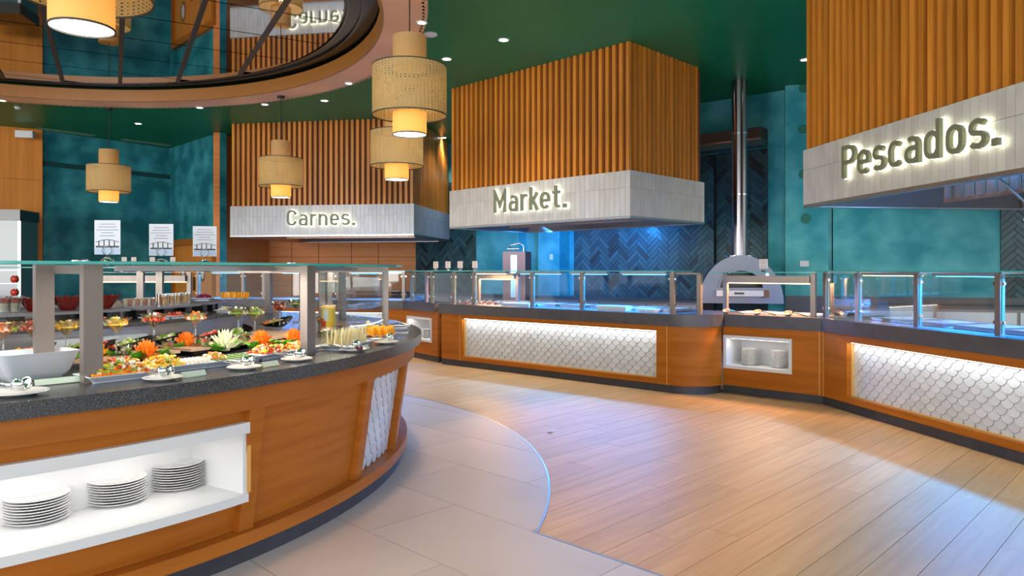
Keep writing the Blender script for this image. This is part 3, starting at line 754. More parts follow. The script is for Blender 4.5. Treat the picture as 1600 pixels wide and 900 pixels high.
worktop([off(K0,dK,nK,.032,OV), miter(K1,nK,nR,OV)], [off(K0,dK,nK,.032,.62), miter(K1,nK,nR,.62)], 'dark stone worktop of the short recessed counter beside the oven')
worktop([miter(K1,nK,nR,OV)+dR*.003, off(R0,dR,nR,4.6,OV)], [miter(K1,nK,nR,.9)+dR*.003, off(R0,dR,nR,4.6,.9)], 'dark stone worktop of the right counter')
dA = (A1-A0).normalized(); nA = Vector((-dA.y,dA.x)); dB = (A0-B0).normalized(); nB = Vector((-dB.y,dB.x)); LB = (A0-B0).length
worktop([miter(A0,nB,nA,OV)+dA*.003, off(A0,dA,nA,(A1-A0).length-.06,OV)], [miter(A0,nB,nA,.5)+dA*.003, off(A0,dA,nA,(A1-A0).length-.06,.5)], 'dark stone worktop above the far small plate niche')
worktop([off(B0,dB,nB,0,OV), miter(A0,nB,nA,OV)], [off(B0,dB,nB,0,.8), miter(A0,nB,nA,.8)], 'dark stone worktop of the far counter below the left hood')
# back worktops along the walls
dH = (P1-P0).normalized(); nH = Vector((dH.y,-dH.x))        # towards the room
aH = atan2(dH.y,dH.x)
def backbench(name_label, s0, s1, Pw, aw, depth, top=.9):
    t = thing('back_counter', name_label, 'counter', (Pw.x+cos(aw)*s0, Pw.y+sin(aw)*s0, 0), aw); L = s1-s0
    MB().box(0,L,-depth,-.13,0,top-.04).build('carcass', steel_w, t); MB().box(-.0,L,-depth-.02,-.13,top-.04,top).build('slab', stone2, t)
    n_ = max(1,int(L/.9))
    for i in range(n_): MB().box(i*L/n_+.02,(i+1)*L/n_-.02,-depth-.015,-depth,.12,top-.08).build('door', steel, t)
    return t
backbench('steel back counter with dark top along the herringbone wall', sx(640)+.2, WL-.9, P0, aH, .75)
aR = atan2((Q1-Q0).y,(Q1-Q0).x)
backbench('steel back counter with dark top along the right teal wall', .25, 4.3, Q0, aR, .75)
# ================================================================ SNEEZE GUARDS
post_mesh = MB().box(-.026,.026,-.022,.022,0,.475).mesh('post', steel_w)
def s_at(px, P, d, n_, o):
    q = Vector(P)+n_*o; k = (px-800)/F; return (k*q.y-q.x)/(d.x-k*d.y)
def guard(P, d, n_, pxs, label, o=.12, x0=None, x1=None, top=True, panes=True, gaps=()):
    a = atan2(d.y, d.x); t = thing('sneeze_guard', label, 'sneeze guard', (P[0],P[1],ZT), a)
    ss = [s_at(px,P,d,n_,o) if px > 20 else px for px in pxs]
    for s in ss:
        link('post', post_mesh, t, loc=(s,o,0))
        for z in (.10,.40): MB().box(s-.05,s+.05,o-.012,o+.006,z-.012,z+.012).build('clamp', chrome, t)
        MB().box(s-.02,s+.02,o,o+.42,.475,.49).build('shelf_arm', steel, t)
    ss2 = sorted(ss); 
    for u, v in zip(ss2, ss2[1:]):
        if v-u < .12 or any(u < g < v for g in gaps): continue
        MB().box(u+.032,v-.032,o-.008,o,.02,.455).build('glass_pane', glass, t)
        eb = MB(); eb.box(u+.032,v-.032,o-.009,o+.001,.455,.459).box(u+.029,u+.032,o-.008,o,.02,.455).box(v-.032,v-.029,o-.008,o,.02,.455); eb.build('pane_edge', glass_edge, t)
    if top:
        a_, b_ = (ss2[0]-.06 if x0 is None else x0), (ss2[-1]+.06 if x1 is None else x1)
        MB().box(a_,b_,o-.10,o+.36,.490,.498).build('glass_shelf', glass, t)
        MB().box(a_,b_,o-.104,o-.10,.489,.499).box(a_,b_,o+.36,o+.363,.489,.499).build('shelf_edge', glass_edge, t)
    return t
gm = guard(M0, dM, nM, (675,709,741,832,910,1051), 'glass sneeze guard on the long middle counter')
MB().box(LM+.25,LM+.30,.14,.19,0,.475).box(LM-.05,LM+.30,.14,.18,.455,.475).build('end_frame', steel_w, gm)
gr_ = guard(R0, dR, nR, (1291,1341,1434,1562,3.6), 'glass sneeze guard on the right counter')
ga = guard(A0, dA, nA, (.05,.55), 'glass sneeze guard above the far small niche')
gb = guard(B0, dB, nB, (1.0,1.9,2.3,3.2,3.7,LB-.05), 'glass sneeze guard on the far counter below the left hood')
def lampbar(parent, s0, s1, o, z, warm, pw, w=.07, parts=True):
    col = (1,.55,.28) if warm else (.02,.30,1)
    pw *= 1 if warm else 1.3
    MB().box(s0,s1,o-w/2,o+w/2,z,z+.035).build('lamp_housing', steel, parent)
    MB().box(s0+.03,s1-.03,o-w/2+.01,o+w/2-.01,z-.006,z).build('lamp_tube', led_warm if warm else led_blue, parent)
    light('lamp', 'AREA', ((s0+s1)/2, o, z-.012), pw, col, s1-s0, w*.8, rot=(0,0,0), parent=parent)
for a_, b_, wrm, pw in ((.35,1.0,1,10),(1.25,2.0,0,34),(2.15,2.75,0,38),(2.95,3.6,0,34)): lampbar(gm, a_, b_, .36, .452, wrm, pw)
for a_, b_, wrm, pw in ((.10,.95,1,7),(1.1,1.8,0,46),(2.2,2.9,0,50),(3.0,3.6,0,30)): lampbar(gr_, a_, b_, .40, .452, wrm, pw)
for a_, b_ in ((1.1,1.7),(2.5,3.1),(3.8,4.8)): lampbar(gb, a_, b_, .36, .452, 0, 34)
# heat lamp gantry of the recessed counter
t = thing('heat_lamp_gantry', 'steel heat lamp gantry on the short recessed counter before the oven', 'heat lamp', (K0.x,K0.y,ZT), atan2(dK.y,dK.x))
sa = s_at(1134,K0,dK,nK,.15); sb = s_at(1271,K0,dK,nK,.15)
for s in (sa,sb): link('post', post_mesh, t, loc=(s,.15,0))
MB().box(sa+.027,sb-.027,.10,.22,.36,.44).build('lamp_bar', steel_w, t); MB().box(sa+.05,sb-.05,.11,.21,.352,.36).build('lamp_tube', led_warm, t)
light('lamp','AREA',((sa+sb)/2,.16,.345),22,(1,.5,.22),sb-sa-.1,.09,rot=(0,0,0),parent=t)
MB().box(sa-.1,sb+.08,.0,.42,.476,.484).build('glass_shelf', glass, t); MB().box(sa-.1,sb+.08,-.003,.0,.475,.485).build('shelf_edge', glass_edge, t)
# heat lamp gantry near the left end of the long counter
t = thing('heat_lamp_gantry', 'steel heat lamp gantry at the left end of the long middle counter', 'heat lamp', (M0[0],M0[1],ZT), atan2(dM.y,dM.x))
for s in (.18,.98): link('post', post_mesh, t, loc=(s,.62,0))
MB().box(.21,.95,.56,.68,.37,.45).build('lamp_bar', steel_w, t); MB().box(.24,.92,.58,.66,.362,.37).build('lamp_tube', led_warm, t)
light('lamp','AREA',(.58,.62,.355),18,(1,.5,.22),.7,.08,rot=(0,0,0),parent=t)
for P_, d_, L_, g_ in ((M0,dM,2.55,gm),(R0,dR,3.6,gr_),(B0,dB,4.4,gb)):
    a_ = 1.12 if g_ is gm else .45; MB().box(a_,a_+L_,.26,.82,.0005,.006).build('steel_deck', steel, g_)
# ---------------------------------------------------------------- serving wells, trays, utensils on the service counters
bluepan = mat('steel_pan', (.65,.68,.72), .22, 1)
def frame_pt(P, d, n_, s, o, z=0): p = Vector(P)+d*s+n_*o; return (p.x,p.y,z)
def gn_pan(P, d, n_, s, o, w, dp, h, label, z=ZT):
    t = thing('serving_pan', label, 'serving pan', frame_pt(P,d,n_,s,o,z+.0065), atan2(d.y,d.x))
    MB().box(-w/2,w/2,-dp/2,-dp/2+.006,.0,h).box(-w/2,w/2,dp/2-.006,dp/2,.0,h).box(-w/2,-w/2+.006,-dp/2+.006,dp/2-.006,.0,h).box(w/2-.006,w/2,-dp/2+.006,dp/2-.006,.0,h).box(-w/2+.006,w/2-.006,-dp/2+.006,dp/2-.006,0,.006).build('pan', bluepan, t)
    MB().box(-w/2-.018,w/2+.018,-dp/2-.018,-dp/2,h-.004,h).box(-w/2-.018,w/2+.018,dp/2,dp/2+.018,h-.004,h).box(-w/2-.018,-w/2,-dp/2,dp/2,h-.004,h).box(w/2,w/2+.018,-dp/2,dp/2,h-.004,h).build('rim', bluepan, t)
    return t
def gtray(P, d, n_, s, o, w, dp, h, label, m=melamine):
    t = MB().prism([(-w/2,-dp/2),(w/2,-dp/2),(w/2,dp/2),(-w/2,dp/2)],0,h*.4).box(-w/2-.01,w/2+.01,-dp/2-.01,dp/2+.01,h*.4,h).build('serving_tray', m)
    t.location = frame_pt(P,d,n_,s,o,ZT+.001); t.rotation_euler.z = atan2(d.y,d.x); return tag(t, label, 'tray')
wh = ('first','second','third','fourth','fifth','sixth')
for k, s in enumerate((1.22,1.72,2.22,2.72,3.22,3.62)): gn_pan(M0,dM,nM,s,.52,.42 if k < 5 else .22,.44,.035,'empty steel serving pan in blue light, %s from the left on the long counter' % wh[k])
for k, s in enumerate((.62,1.14,1.66,2.18,2.70,3.22)): gn_pan(R0,dR,nR,s,.50,.42,.46,.030,'empty steel serving pan on the right counter, %s from the left' % wh[k])
gtray(M0,dM,nM,1.35,.20,.5,.14,.045,'flat pale tray behind the glass at the second post of the long counter')
gtray(M0,dM,nM,2.95,.19,.42,.13,.06,'white block-shaped tray in blue light near the middle of the long counter', white)
gtray(M0,dM,nM,3.45,.20,.20,.14,.04,'small white dish in blue light at the right part of the long counter', white)
for k, (px, py) in enumerate(((1136,482),(1184,484),(1232,488))):
    s_ = s_at(px,K0,dK,nK,.09); t = thing('ladle', 'round-headed serving ladle on the recessed counter before the oven, %s of three' % ('left','middle','right')[k], 'ladle', frame_pt(K0,dK,nK,s_,.09,ZT+.001), atan2(dK.y,dK.x))
    MB().lathe([(.001,.0),(.025,.004),(.042,.022),(.046,.045),(.042,.045),(.036,.022),(.001,.008)],16,Matrix.Rotation(R(25),4,'X'),cap=False).build('bowl', mat('woven_silver', (.45,.38,.34), .35, .8) if not k else bpy.data.materials['woven_silver'], t, 50)
    MB().tube([(.04,-.01,.04),(.12,-.05,.035),(.24,-.09,.012)],[.007,.006,.008],8).build('handle', blackm, t)
for k, s in enumerate((.18,.48,.80)):
    t = gtray(K0,dK,nK,s+.05,.38,.26,.26,.02,'white warm-lit serving tray under the gantry, %s of three' % ('left','middle','right')[k], white)
redm = mat('red_fruit', (.50,.015,.02), .3); jarw = mat('creamy_dessert', (.80,.68,.60), .4)
cup = None
for k in range(12):
    s = .12+.075*k; o_ = .26+.13*(k%2); c = (k*5)%3
    if cup is None or True:
        b = MB(); b.lathe([(.020,0),(.028,.055),(.026,.055),(.019,.004),(.0001,.004)],14,cap=False); b.mi = 1; b.lathe([(.0001,.006),(.0185,.006),(.024,.040),(.0001,.046)],14,cap=False)
    o = b.build('dessert_cup', [glassware, redm if c else jarw], None, 50); o.location = frame_pt(M0,dM,nM,s,o_,ZT+.001)
    tag(o, 'small glass of %s dessert, %s from the left end of the long counter' % ('red' if c else 'cream', ORD[k]), 'dessert cup', 'dessert cups at the left end of the long counter, %s' % ('red' if c else 'cream'))
# ---------------------------------------------------------------- pizza oven with flue
ov = thing('pizza_oven', 'domed stainless steel pizza oven standing at the herringbone wall', 'oven', (3.50,11.05,.90), R(-12))
N_ = 28; rx, rz = .62, .74
dome_ = [(rx*cos(pi*i/N_), rz*sin(pi*i/N_)) for i in range(N_+1)]
hx, hz0, hz1 = .31, .24, .50
def archpt(i): return (hx*cos(pi*i/N_), hz0+(hz1-hz0)*sin(pi*i/N_))
vs = []; fs = []
for y in (0,.66):
    for p in dome_: vs.append((p[0],y,p[1]))
k = N_+1
b = MB(); b.add(vs, [(i,i+1,k+i+1,k+i) for i in range(N_)]+[tuple(range(k,2*k)),(0,N_,2*N_+1,k)])
# front face with arch hole
fv = [(p[0],0,p[1]) for p in dome_]+[(archpt(i)[0],0,archpt(i)[1]) for i in range(k)]
b.add(fv, [(i,k+i,k+i+1,i+1) for i in range(N_)]+[(0,N_,k+N_,k)])
b.build('dome_shell', mat('oven_steel', (.20,.21,.245), .36, .95), ov, 30)
b = MB(); b.ring(1,1.06,0,1,0,180,28); b2 = MB()
ar = [(archpt(i)[0],archpt(i)[1]) for i in range(k)]; ao = [(1.10*x,hz0+(z-hz0)*1.14) for x, z in ar]
vs = [(x,-.05,z) for x, z in ar]+[(x,-.05,z) for x, z in ao]+[(x,.0,z) for x, z in ao]+[(x,.30,z) for x, z in ar]
b2.add(vs, [(i,i+1,k+i+1,k+i) for i in range(N_)]+[(k+i,k+i+1,2*k+i+1,2*k+i) for i in range(N_)]+[(i,3*k+i,3*k+i+1,i+1) for i in range(N_)])
b2.build('arch_collar', bpy.data.materials['oven_steel'], ov, 30)
MB().box(-.33,.33,.02,.32,hz0-.01,hz0).build('oven_floor', mat('firebrick', (.30,.22,.16), .8), ov); MB().box(-.34,.34,.32,.34,.2,.56).build('oven_back', blackgap, ov)
sh = MB().box(-.38,.30,-.22,.0,.115,.205).build('front_tray', steel, ov); MB().box(-.12,.02,-.224,-.22,.145,.175).build('display', blackm, sh); MB().box(.30,.38,-.22,0,.10,.205).build('tray_block', mat('brown_block', (.28,.12,.05), .5), sh)
MB().lathe([(.025,0),(.025,.02)],16,Matrix.Translation((.38,-.0,.44)) @ Matrix.Rotation(pi/2,4,'X')).build('dial', chrome, ov)
MB().ring(.175,.215,.715,.735,n=24,c=(0,.25)).build('flue_flange', chrome, ov)
fl_ = thing('flue_pipe', 'polished round steel flue rising from the oven to the ceiling', 'flue', (3.5+.25*sin(R(12)),11.05+.25*cos(R(12)),1.636))
zz = [0,.95,1.9,CEIL-1.636]
for q in range(3): MB().lathe([(.118,zz[q]+.004),(.118,zz[q+1]-.004)],28).build('pipe_section', mat('flue_steel', (.33,.31,.32), .22, 1) if not q else bpy.data.materials['flue_steel'], fl_, 30)
for q in (1,2): MB().lathe([(.122,zz[q]-.012),(.122,zz[q]+.012)],28).build('joint_band', chrome, fl_, 30)
# tall steel water/juice dispenser in front of the blue niche
pz = atY(808,12.3)
t = thing('steel_dispenser', 'tall brown and steel dispenser cabinet behind the left part of the long counter', 'dispenser', (pz.x,pz.y,0.9), R(-20))
MB().box(-.20,.20,-.16,.16,0,.82).build('cabinet', mat('brownish_steel', (.22,.15,.17), .4, .5), t); MB().box(-.055,.055,-.168,-.16,.05,.76).build('lit_window', mat('pale_blue_front', (.35,.6,.8), .2, .4), t)
MB().tube([(-.12,0,.82),(-.12,0,.93),(.05,0,.97),(.12,0,.92),(.12,0,.83)],.012,8).build('bent_pipe', chrome, t, 60); MB().tube([(-.16,-.05,.87),(.06,-.05,.87)],.014,8).build('cross_pipe', chrome, t, 60)
light('niche_blue', 'AREA', (pz.x+.7,pz.y+.35,2.2), 60, (.03,.30,1), .5, .3, aim=(pz.x+.9,pz.y+1.8,1.4))
tb_ = thing('dispenser_table', 'steel stand under the dispenser behind the long counter', 'stand', (pz.x,pz.y,0), R(-20)); MB().box(-.28,.28,-.22,.22,.86,.90).build('top', steel, tb_)
for x in (-.25,.25):
    for y in (-.19,.19): MB().box(x-.02,x+.02,y-.02,y+.02,0,.86).build('leg', steel, tb_)
# small menu cards
card_mats = [paperw, steel, ink]
def card(p, rz, w, h, label, cat='menu card', group=None, lines=5, m=None, pic=True, ring=True, name='menu_card'):
    t = thing(name, label, cat, p, rz, group); z0 = .035 if ring else .004
    MB().box(-w/2,w/2,-.001,.001,z0,z0+h).build('card', m or paper, t)
    b = MB()
    for q in range(lines):
        ww = w*(.30+.08*((q*7)%3)-.02*q); z = z0+h*(.88-.085*q); b.box(-ww,ww,-.0017,-.001,z,z+h*.012)
    b.build('print_lines', ink, t)
    if ring:
        MB().tube([(w*.0+.020*cos(2*pi*i/14), -.006, z0+.018+.020*sin(2*pi*i/14)) for i in range(14)], .002, 6, True).build('clip_ring', chrome, t, 60)
        MB().ball((0,0,.005),.026,12,(1.1,1.1,.65)).build('holder_foot', chrome, t, 40)
    return t
for k, px in enumerate((681,700,719,742)):
    s = s_at(px,M0,dM,nM,.30); card(frame_pt(M0,dM,nM,s,.30,ZT+.499), atan2(dM.y,dM.x)+.4, .085,.105,'small cream menu card on the long counter shelf, %s from the left' % wh[k], m=paperw)
s = s_at(1193,K0,dK,nK,.2); card(frame_pt(K0,dK,nK,s,.2,ZT+.485), atan2(dK.y,dK.x)+.5, .095,.11,'small cream menu card on the gantry shelf right of the oven', m=paperw)
# ================================================================ ROUND BUFFET ISLAND
isl = thing('buffet_island', 'round wooden buffet island with dark stone rim, open plate niche and tiled panel', 'buffet counter', (CX,CY,0))
RS = 3.52
N0, N1 = -64, -31.0            # plate niche angles
TP0, TP1 = -13.4, -2.4         # scale tile panel angles
def isl_ring(name, m, r0, r1, z0, z1, a0=0, a1=360, n=None, r0b=None, r1b=None, parent=None, smooth=35, label=None):
    n = n or max(4, int(abs(a1-a0)/2))
    return MB().ring(r0,r1,z0,z1,a0,a1,n,(0,0),r0b,r1b).build(name, m, parent or isl, smooth, label)
isl_ring('plinth', plinthm, 3.20, 3.38, 0, .09, n=180)
isl_ring('base_rail', wood_isl, 3.20, 3.41, .09, .155, n=180)
isl_ring('top_rail', wood_isl, 3.30, 3.465, .752, .865, n=180)
pt, pb = 3.425, 3.335          # panel radius at top / bottom (the front leans in)
def rz_(z): return pb+(pt-pb)*(z-.155)/(.752-.155)
# plain panels
for a0, a1 in ((-29.2,-15.0),(.2,30),(31,60),(61,90),(91,140),(141,200),(201,290)):
    isl_ring('wood_panel', wood_isl, 3.22, pt, .155, .752, a0, a1, r1b=pb)
isl_ring('wood_panel', wood_isl, 3.22, rz_(.314), .155, .312, N0, N1+.2, r1b=pb)
isl_ring('wood_panel', wood_isl, 3.22, pt, .692, .752, N0, N1+.2, r1b=rz_(.692))
for a in (-30.3,-14.2,-1.3,30.5,60.5,90.5,140.5,200.5,-69.5):
    w = .95 if a != -69.5 else 5.5
    isl_ring('post_rail', wood_isl, 3.25, 3.46, .155, .752, a-w/1.3, a+w/1.3, n=6, r1b=3.375)
# niche box (white)
nb = MB(); dI = 3.02
def seg(b, r0, r1, z0, z1, a0, a1, n=18): b.ring(r0,r1,z0,z1,a0,a1,n)
seg(nb, dI, 3.445, .314, .354, N0, N1); seg(nb, dI, 3.455, .640, .692, N0, N1); seg(nb, dI, dI+.02, .354, .640, N0, N1)
nic = nb.build('plate_niche', white, isl, 35)
MB().ring(dI+.02,3.43,.354,.640,N1-.35,N1,2).build('niche_side', white, isl)
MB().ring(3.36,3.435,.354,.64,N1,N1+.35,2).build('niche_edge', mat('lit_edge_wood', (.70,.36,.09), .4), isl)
for k, a in enumerate((-56,-47,-38)):
    p = pol(3.30,a); MB().ring(3.27,3.30,.628,.639,a-4,a+4,6).build('led_strip', led_white, isl)
    light('niche_light','AREA',(3.27*cos(R(a)),3.27*sin(R(a)),.622),.42,(1,.95,.86),.40,.05,rot=(0,R(0),R(a+90)),parent=isl)
# tile panel with scales on the curved, leaning front
tp = isl_ring('scale_panel', groutd, 3.24, 3.405, .155, .752, TP0, TP1, r1b=3.315)
rowp = .0715; ncol = 6; cw = (TP1-TP0)/ncol; halfw = R(cw)*3.4/2
def tongue(frac0=-1, frac1=1, cut=1):
    out = fan_tile(halfw, rowp, .0028)
    if frac0 > -1: out = clip(out, (-1,0), -frac0*halfw)
    if frac1 < 1: out = clip(out, (1,0), frac1*halfw)
    b = MB(); m = len(out); b.add([(.0, a, c) for a, c in out]+[(.005+.009*(rowp-c)/(2*rowp), a, c) for a, c in out], [tuple(range(m)), tuple(range(2*m-1,m-1,-1))]+[(q,m+q,m+(q+1)%m,(q+1)%m) for q in range(m)])
    return b.mesh('scale_tile', scalem)
tg = tongue(); tgl = tongue(frac0=0); tgr = tongue(frac1=0); lean = atan2(pt-pb, .597)
for j in range(9):
    z = .745-rowp*(j+.35)
    if z < .20: break
    for i in range(ncol+(j%2)):
        a = TP0+cw*(i+(.5 if not j%2 else 0)); r = 3.315+(3.405-3.315)*(z-.155)/.597
        me = tg if (not j%2 or 0 < i < ncol) else (tgl if i == 0 else tgr)
        o = link('scale_tile', me, tp); o.location = (r*cos(R(a)), r*sin(R(a)), z); o.rotation_euler = (0, lean, R(a))
# island worktop
wt = thing('worktop', 'dark speckled stone rim top of the round buffet island', 'worktop', (CX,CY,.866))
MB().ring(2.2,RS,0,.064,n=200).build('slab', stone, wt, 35)
TOP = .930
for k, (r, a) in enumerate(((3.295,-50.8),(3.24,-41.9),(3.16,-35.3))):
    px = (58,186,277)[k]; yb = (812,780,752)[k]
    p = at(px, yb, .354) if False else None
for k, (px, py, n) in enumerate(((58,812,9),(184,783,9),(277,760,10))):
    p = at(px, py, .354); plate_stack(p.x, p.y, .3545, n, 'large white plate in the %s stack of the island niche' % ('left','middle','right')[k], 'plates in the %s niche stack' % ('left','middle','right')[k], .122)
# centre drum with ledge
cd_ = thing('centre_station', 'brushed steel drum with dark ledge in the middle of the round island', 'buffet station', (CX,CY,.0))
MB().ring(2.08,2.12,.865,1.075,n=160).build('drum', steel, cd_, 35); MB().ring(1.2,2.18,1.076,1.10,n=160).build('ledge', stone, cd_, 35)
# ---- sneeze guard of the island
GZ = 1.435
ig = thing('sneeze_guard', 'glass and steel sneeze guard ring on the round buffet island', 'sneeze guard', (CX,CY,TOP))
pm2 = MB().box(-.038,.038,-.024,.024,0,GZ-TOP-.001).mesh('post', steel_w)
def ip(r, a, tw=0):
    o = link('post', pm2, ig, loc=(r*cos(R(a)), r*sin(R(a)), .0005), rz=R(a+90+tw)); return o
frames = ((-41.3,3.20,2.74),(-20.0,3.24,None),(9,3.24,None),(20,2.75,None),(39,3.22,None),(33,2.95,None),(52,3.2,None),(62,3.2,None),(88,3.2,None),(92,3.2,None),(130,3.2,None),(-75,3.2,2.74))
for a, r, r2 in frames:
    ip(r, a)
    if r2: ip(r2, a-1.0)
    T = Matrix.Rotation(R(a),4,'Z')
    MB().box(2.76 if r > 3 else r,r-.026,-.018,.018,GZ-TOP-.042,GZ-TOP-.003,T).build('crossbar', steel_w, ig)
MB().ring(2.92,3.372,GZ-TOP,GZ-TOP+.010,n=200).build('glass_shelf', glass, ig, 35)
MB().ring(3.372,3.376,GZ-TOP-.001,GZ-TOP+.011,n=200).ring(2.916,2.92,GZ-TOP-.001,GZ-TOP+.011,n=200).build('shelf_edge', glass_edge, ig, 35)
MB().ring(2.98,3.02,GZ-TOP-.030,GZ-TOP-.004,-38,8,60).build('light_rail', steel, ig, 35)
for a in (-30,-8,25,-55):
    light('rail_light','AREA',(3.0*cos(R(a)),3.0*sin(R(a)),GZ-TOP-.035),5,(1,.90,.78),.9,.05,rot=(0,0,R(a+90)),parent=ig)
MB().ring(3.235,3.243,.03,.46,-17.8,7,30).build('glass_pane', glass, ig, 35)
MB().ring(3.33,3.334,.05,.07,-60,-42,20).build('acrylic_edge', glass, ig, 35)
for a in (-41.3,-41.9,-20,-19.4,8.6,9.4):
    p = pol(3.10,a,0); MB().lathe([(.018,.505),(.018,.517),(.008,.522)],12,Matrix.Translation((3.12*cos(R(a)),3.12*sin(R(a)),.005))).build('bolt', chrome, ig)
# menu cards standing on the glass shelf
for k, (px, w, h, r) in enumerate(((168,.115,.155,3.05),(252,.115,.155,2.98),(320,.115,.155,3.0))):
    kx = (px-800)/F; A = kx*kx+1; Bq = -2*(kx*CX+CY); Cq = CX*CX+CY*CY-r*r; Y = (-Bq-sqrt(max(0,Bq*Bq-4*A*Cq)))/2/A
    t = card((kx*Y,Y,GZ+.011), R((-14,-10,0)[k])+atan2(-kx,1)*.55, w, h, 'printed menu card in a chrome ring holder on the glass shelf, %s of three' % ('left','middle','right')[k], lines=5)
    # printed picture of a roofed market hall outline
    b = MB(); z0 = .035
    for q in range(9):
        x0_ = -w*.45+w*.9*q/9; z = z0+h*(.36+.06*sin(pi*q/8)); b.box(x0_, x0_+w*.1, -.0018,-.001, z, z+h*.018)
        if q%2: b.box(x0_,x0_+w*.04,-.0018,-.001,z0+h*.25,z)
    b.box(-w*.45,w*.45,-.0018,-.001,z0+h*.20,z0+h*.25); b.build('printed_picture', ink, t)
    MB().box(-w*.48,w*.48,-.0016,-.001,z0+h*.01,z0+h*.18).build('printed_band', mat('print_blue_grey', (.42,.50,.66), .5) if not k else bpy.data.materials['print_blue_grey'], t)
# small cards on the far side shelf
for k, px in enumerate((167,194,209,238,270)):
    Y = 8.15; card((atY(px,Y).x, Y, GZ+.011-.0), 0, .058,.075,'tiny menu card on the far side glass shelf, %s from the left' % wh[k], m=paperw, lines=3)
# ================================================================ FOOD
def rc(a, b): return random.uniform(a, b)
orange = mat('carved_carrot', (.90,.21,.006), .45); orange2 = mat('mango_orange', (.92,.38,.01), .45); leafm = mat('salad_green', (.07,.33,.012), .5, col2=(.22,.50,.04), scale=(30,30,30))
cuke = mat('cucumber_flesh', (.50,.60,.20), .55); cukeskin = mat('cucumber_skin', (.03,.12,.015), .5); cheese = mat('pale_cheese', (.80,.66,.36), .5)
bread = mat('rye_bread', (.34,.18,.08), .7); creamy = mat('cream', (.85,.78,.62), .5); purple = mat('beet_purple', (.30,.01,.13), .4); grape = mat('dark_grape', (.09,.012,.035), .3)
redf = mat('tomato_red', (.58,.03,.012), .3); pinkf = mat('shrimp_pink', (.80,.25,.12), .4); yellow = mat('corn_yellow', (.85,.52,.04), .4); oliveg = mat('kiwi_green', (.36,.45,.06), .4); crystal_red = mat('red_crystal', (.17,.010,.005), .12, coat=.6)
woodb = mat('serving_board_wood', (.42,.27,.18), .5, col2=(.50,.33,.22), scale=(4,30,4))
juice = mat('orange_juice', (.90,.40,.01), .25, coat=.5); whitep = mat('white_flower_flesh', (.80,.80,.55), .5)
MIX = {'salad':[oliveg,orange,yellow,redf,creamy,leafm], 'fruit':[redf,oliveg,yellow,creamy,orange], 'red':[redf,redf,pinkf,creamy], 'yellow':[yellow,oliveg,creamy,yellow], 'green':[oliveg,leafm,creamy,cuke], 'shrimp':[pinkf,creamy,orange,oliveg], 'orange':[orange,orange2,yellow]}
def heap(name, n, w, d, h, mats, size=.011, parent=None, loc=(0,0,0), rz=0, base=True, r=None):
    """an uncountable heap of small cut pieces"""
    b = MB()
    for i in range(n):
        if r: q = r*sqrt(random.random()); t_ = rc(0,6.28); x, y = q*cos(t_), q*sin(t_); k = 1-(q/r)**2
        else: x, y = rc(-w/2,w/2), rc(-d/2,d/2); k = (1-(2*x/w)**4)*(1-(2*y/d)**4)
        z = h*max(.05,k)*rc(.35,1.0); b.mi = random.randrange(len(mats)); s = size*rc(.6,1.3)
        T = Matrix.Translation((x,y,z)) @ Matrix.Rotation(rc(0,6.28),4,Vector((rc(-1,1),rc(-1,1),rc(-1,1))).normalized())
        b.box(-s,s,-s*.6,s*.6,-s*.35,s*.35,T)
    if base:
        b.mi = 0
        if r: b.lathe([(.0001,0),(r*.9,0),(r*.7,h*.4),(.0001,h*.6)],12,cap=False)
        else: b.box(-w/2*.92,w/2*.92,-d/2*.9,d/2*.9,0,h*.35)
    o = b.build(name, mats, parent); o.location = loc; o.rotation_euler = (0,0,rz); return o
def platter(p, rz, w, d, label, h=.028, m=None):
    t = thing('platter', label, 'platter', p, rz)
    b = MB(); a = [(-w/2,-d/2),(w/2,-d/2),(w/2,d/2),(-w/2,d/2)]; i_ = [(x*.86,y*.80) for x, y in a]; f_ = [(x*.82,y*.74) for x, y in a]
    vs = [(x*.82,y*.74,0) for x,y in a]+[(x*.82,y*.74,.006) for x,y in a]+[(x,y,h) for x,y in a]+[(x*.985,y*.98,h+.003) for x,y in a]+[(x,y,.010) for x,y in i_]
    fs = [(3,2,1,0)]
    for l in range(4):
        for q in range(4): fs.append((4*l+q,4*l+(q+1)%4,4*l+4+(q+1)%4,4*l+4+q))
    fs.append((16,17,18,19)); b.add(vs, fs); b.build('dish', m or melamine, t, recalc=True)
    return t
def carved_flower(p, label, m, r=.06, h=.09, white_=False, rz=0):
    t = thing('carved_flower', label, 'carved vegetable', p, rz); b = MB()
    b.lathe([(.0001,0),(r*.45,.0),(r*.62,h*.35),(r*.35,h*.75),(.0001,h*.8)],12,cap=False)
    for ring_, (n_, rr, zz, tilt, ln) in enumerate(((12,r*.55,h*.15,62,r*.95),(12,r*.5,h*.35,45,r*.9),(10,r*.36,h*.5,28,r*.85),(7,r*.18,h*.6,12,r*.75))):
        if white_ and ring_ > 1: tilt *= .6
        for i in range(n_):
            T = Matrix.Rotation(2*pi*i/n_+ring_*.3,4,'Z') @ Matrix.Translation((rr,0,zz)) @ Matrix.Rotation(R(tilt),4,'Y'); w_ = r*(.16 if not white_ else .12)
            ln_ = ln*(1.5 if white_ else 1)
            b.add([T @ Vector(v) for v in ((0,-w_,0),(.004,w_,0),(.006,w_*.9,ln_*.6),(-.004,-w_*.9,ln_*.6),(.0,0,ln_),(.008,0,ln_*.3))],[(0,1,5),(1,2,5),(2,4,5),(4,3,5),(3,0,5),(0,3,4,2,1)])
    b.build('petals', m, t, recalc=True); return t
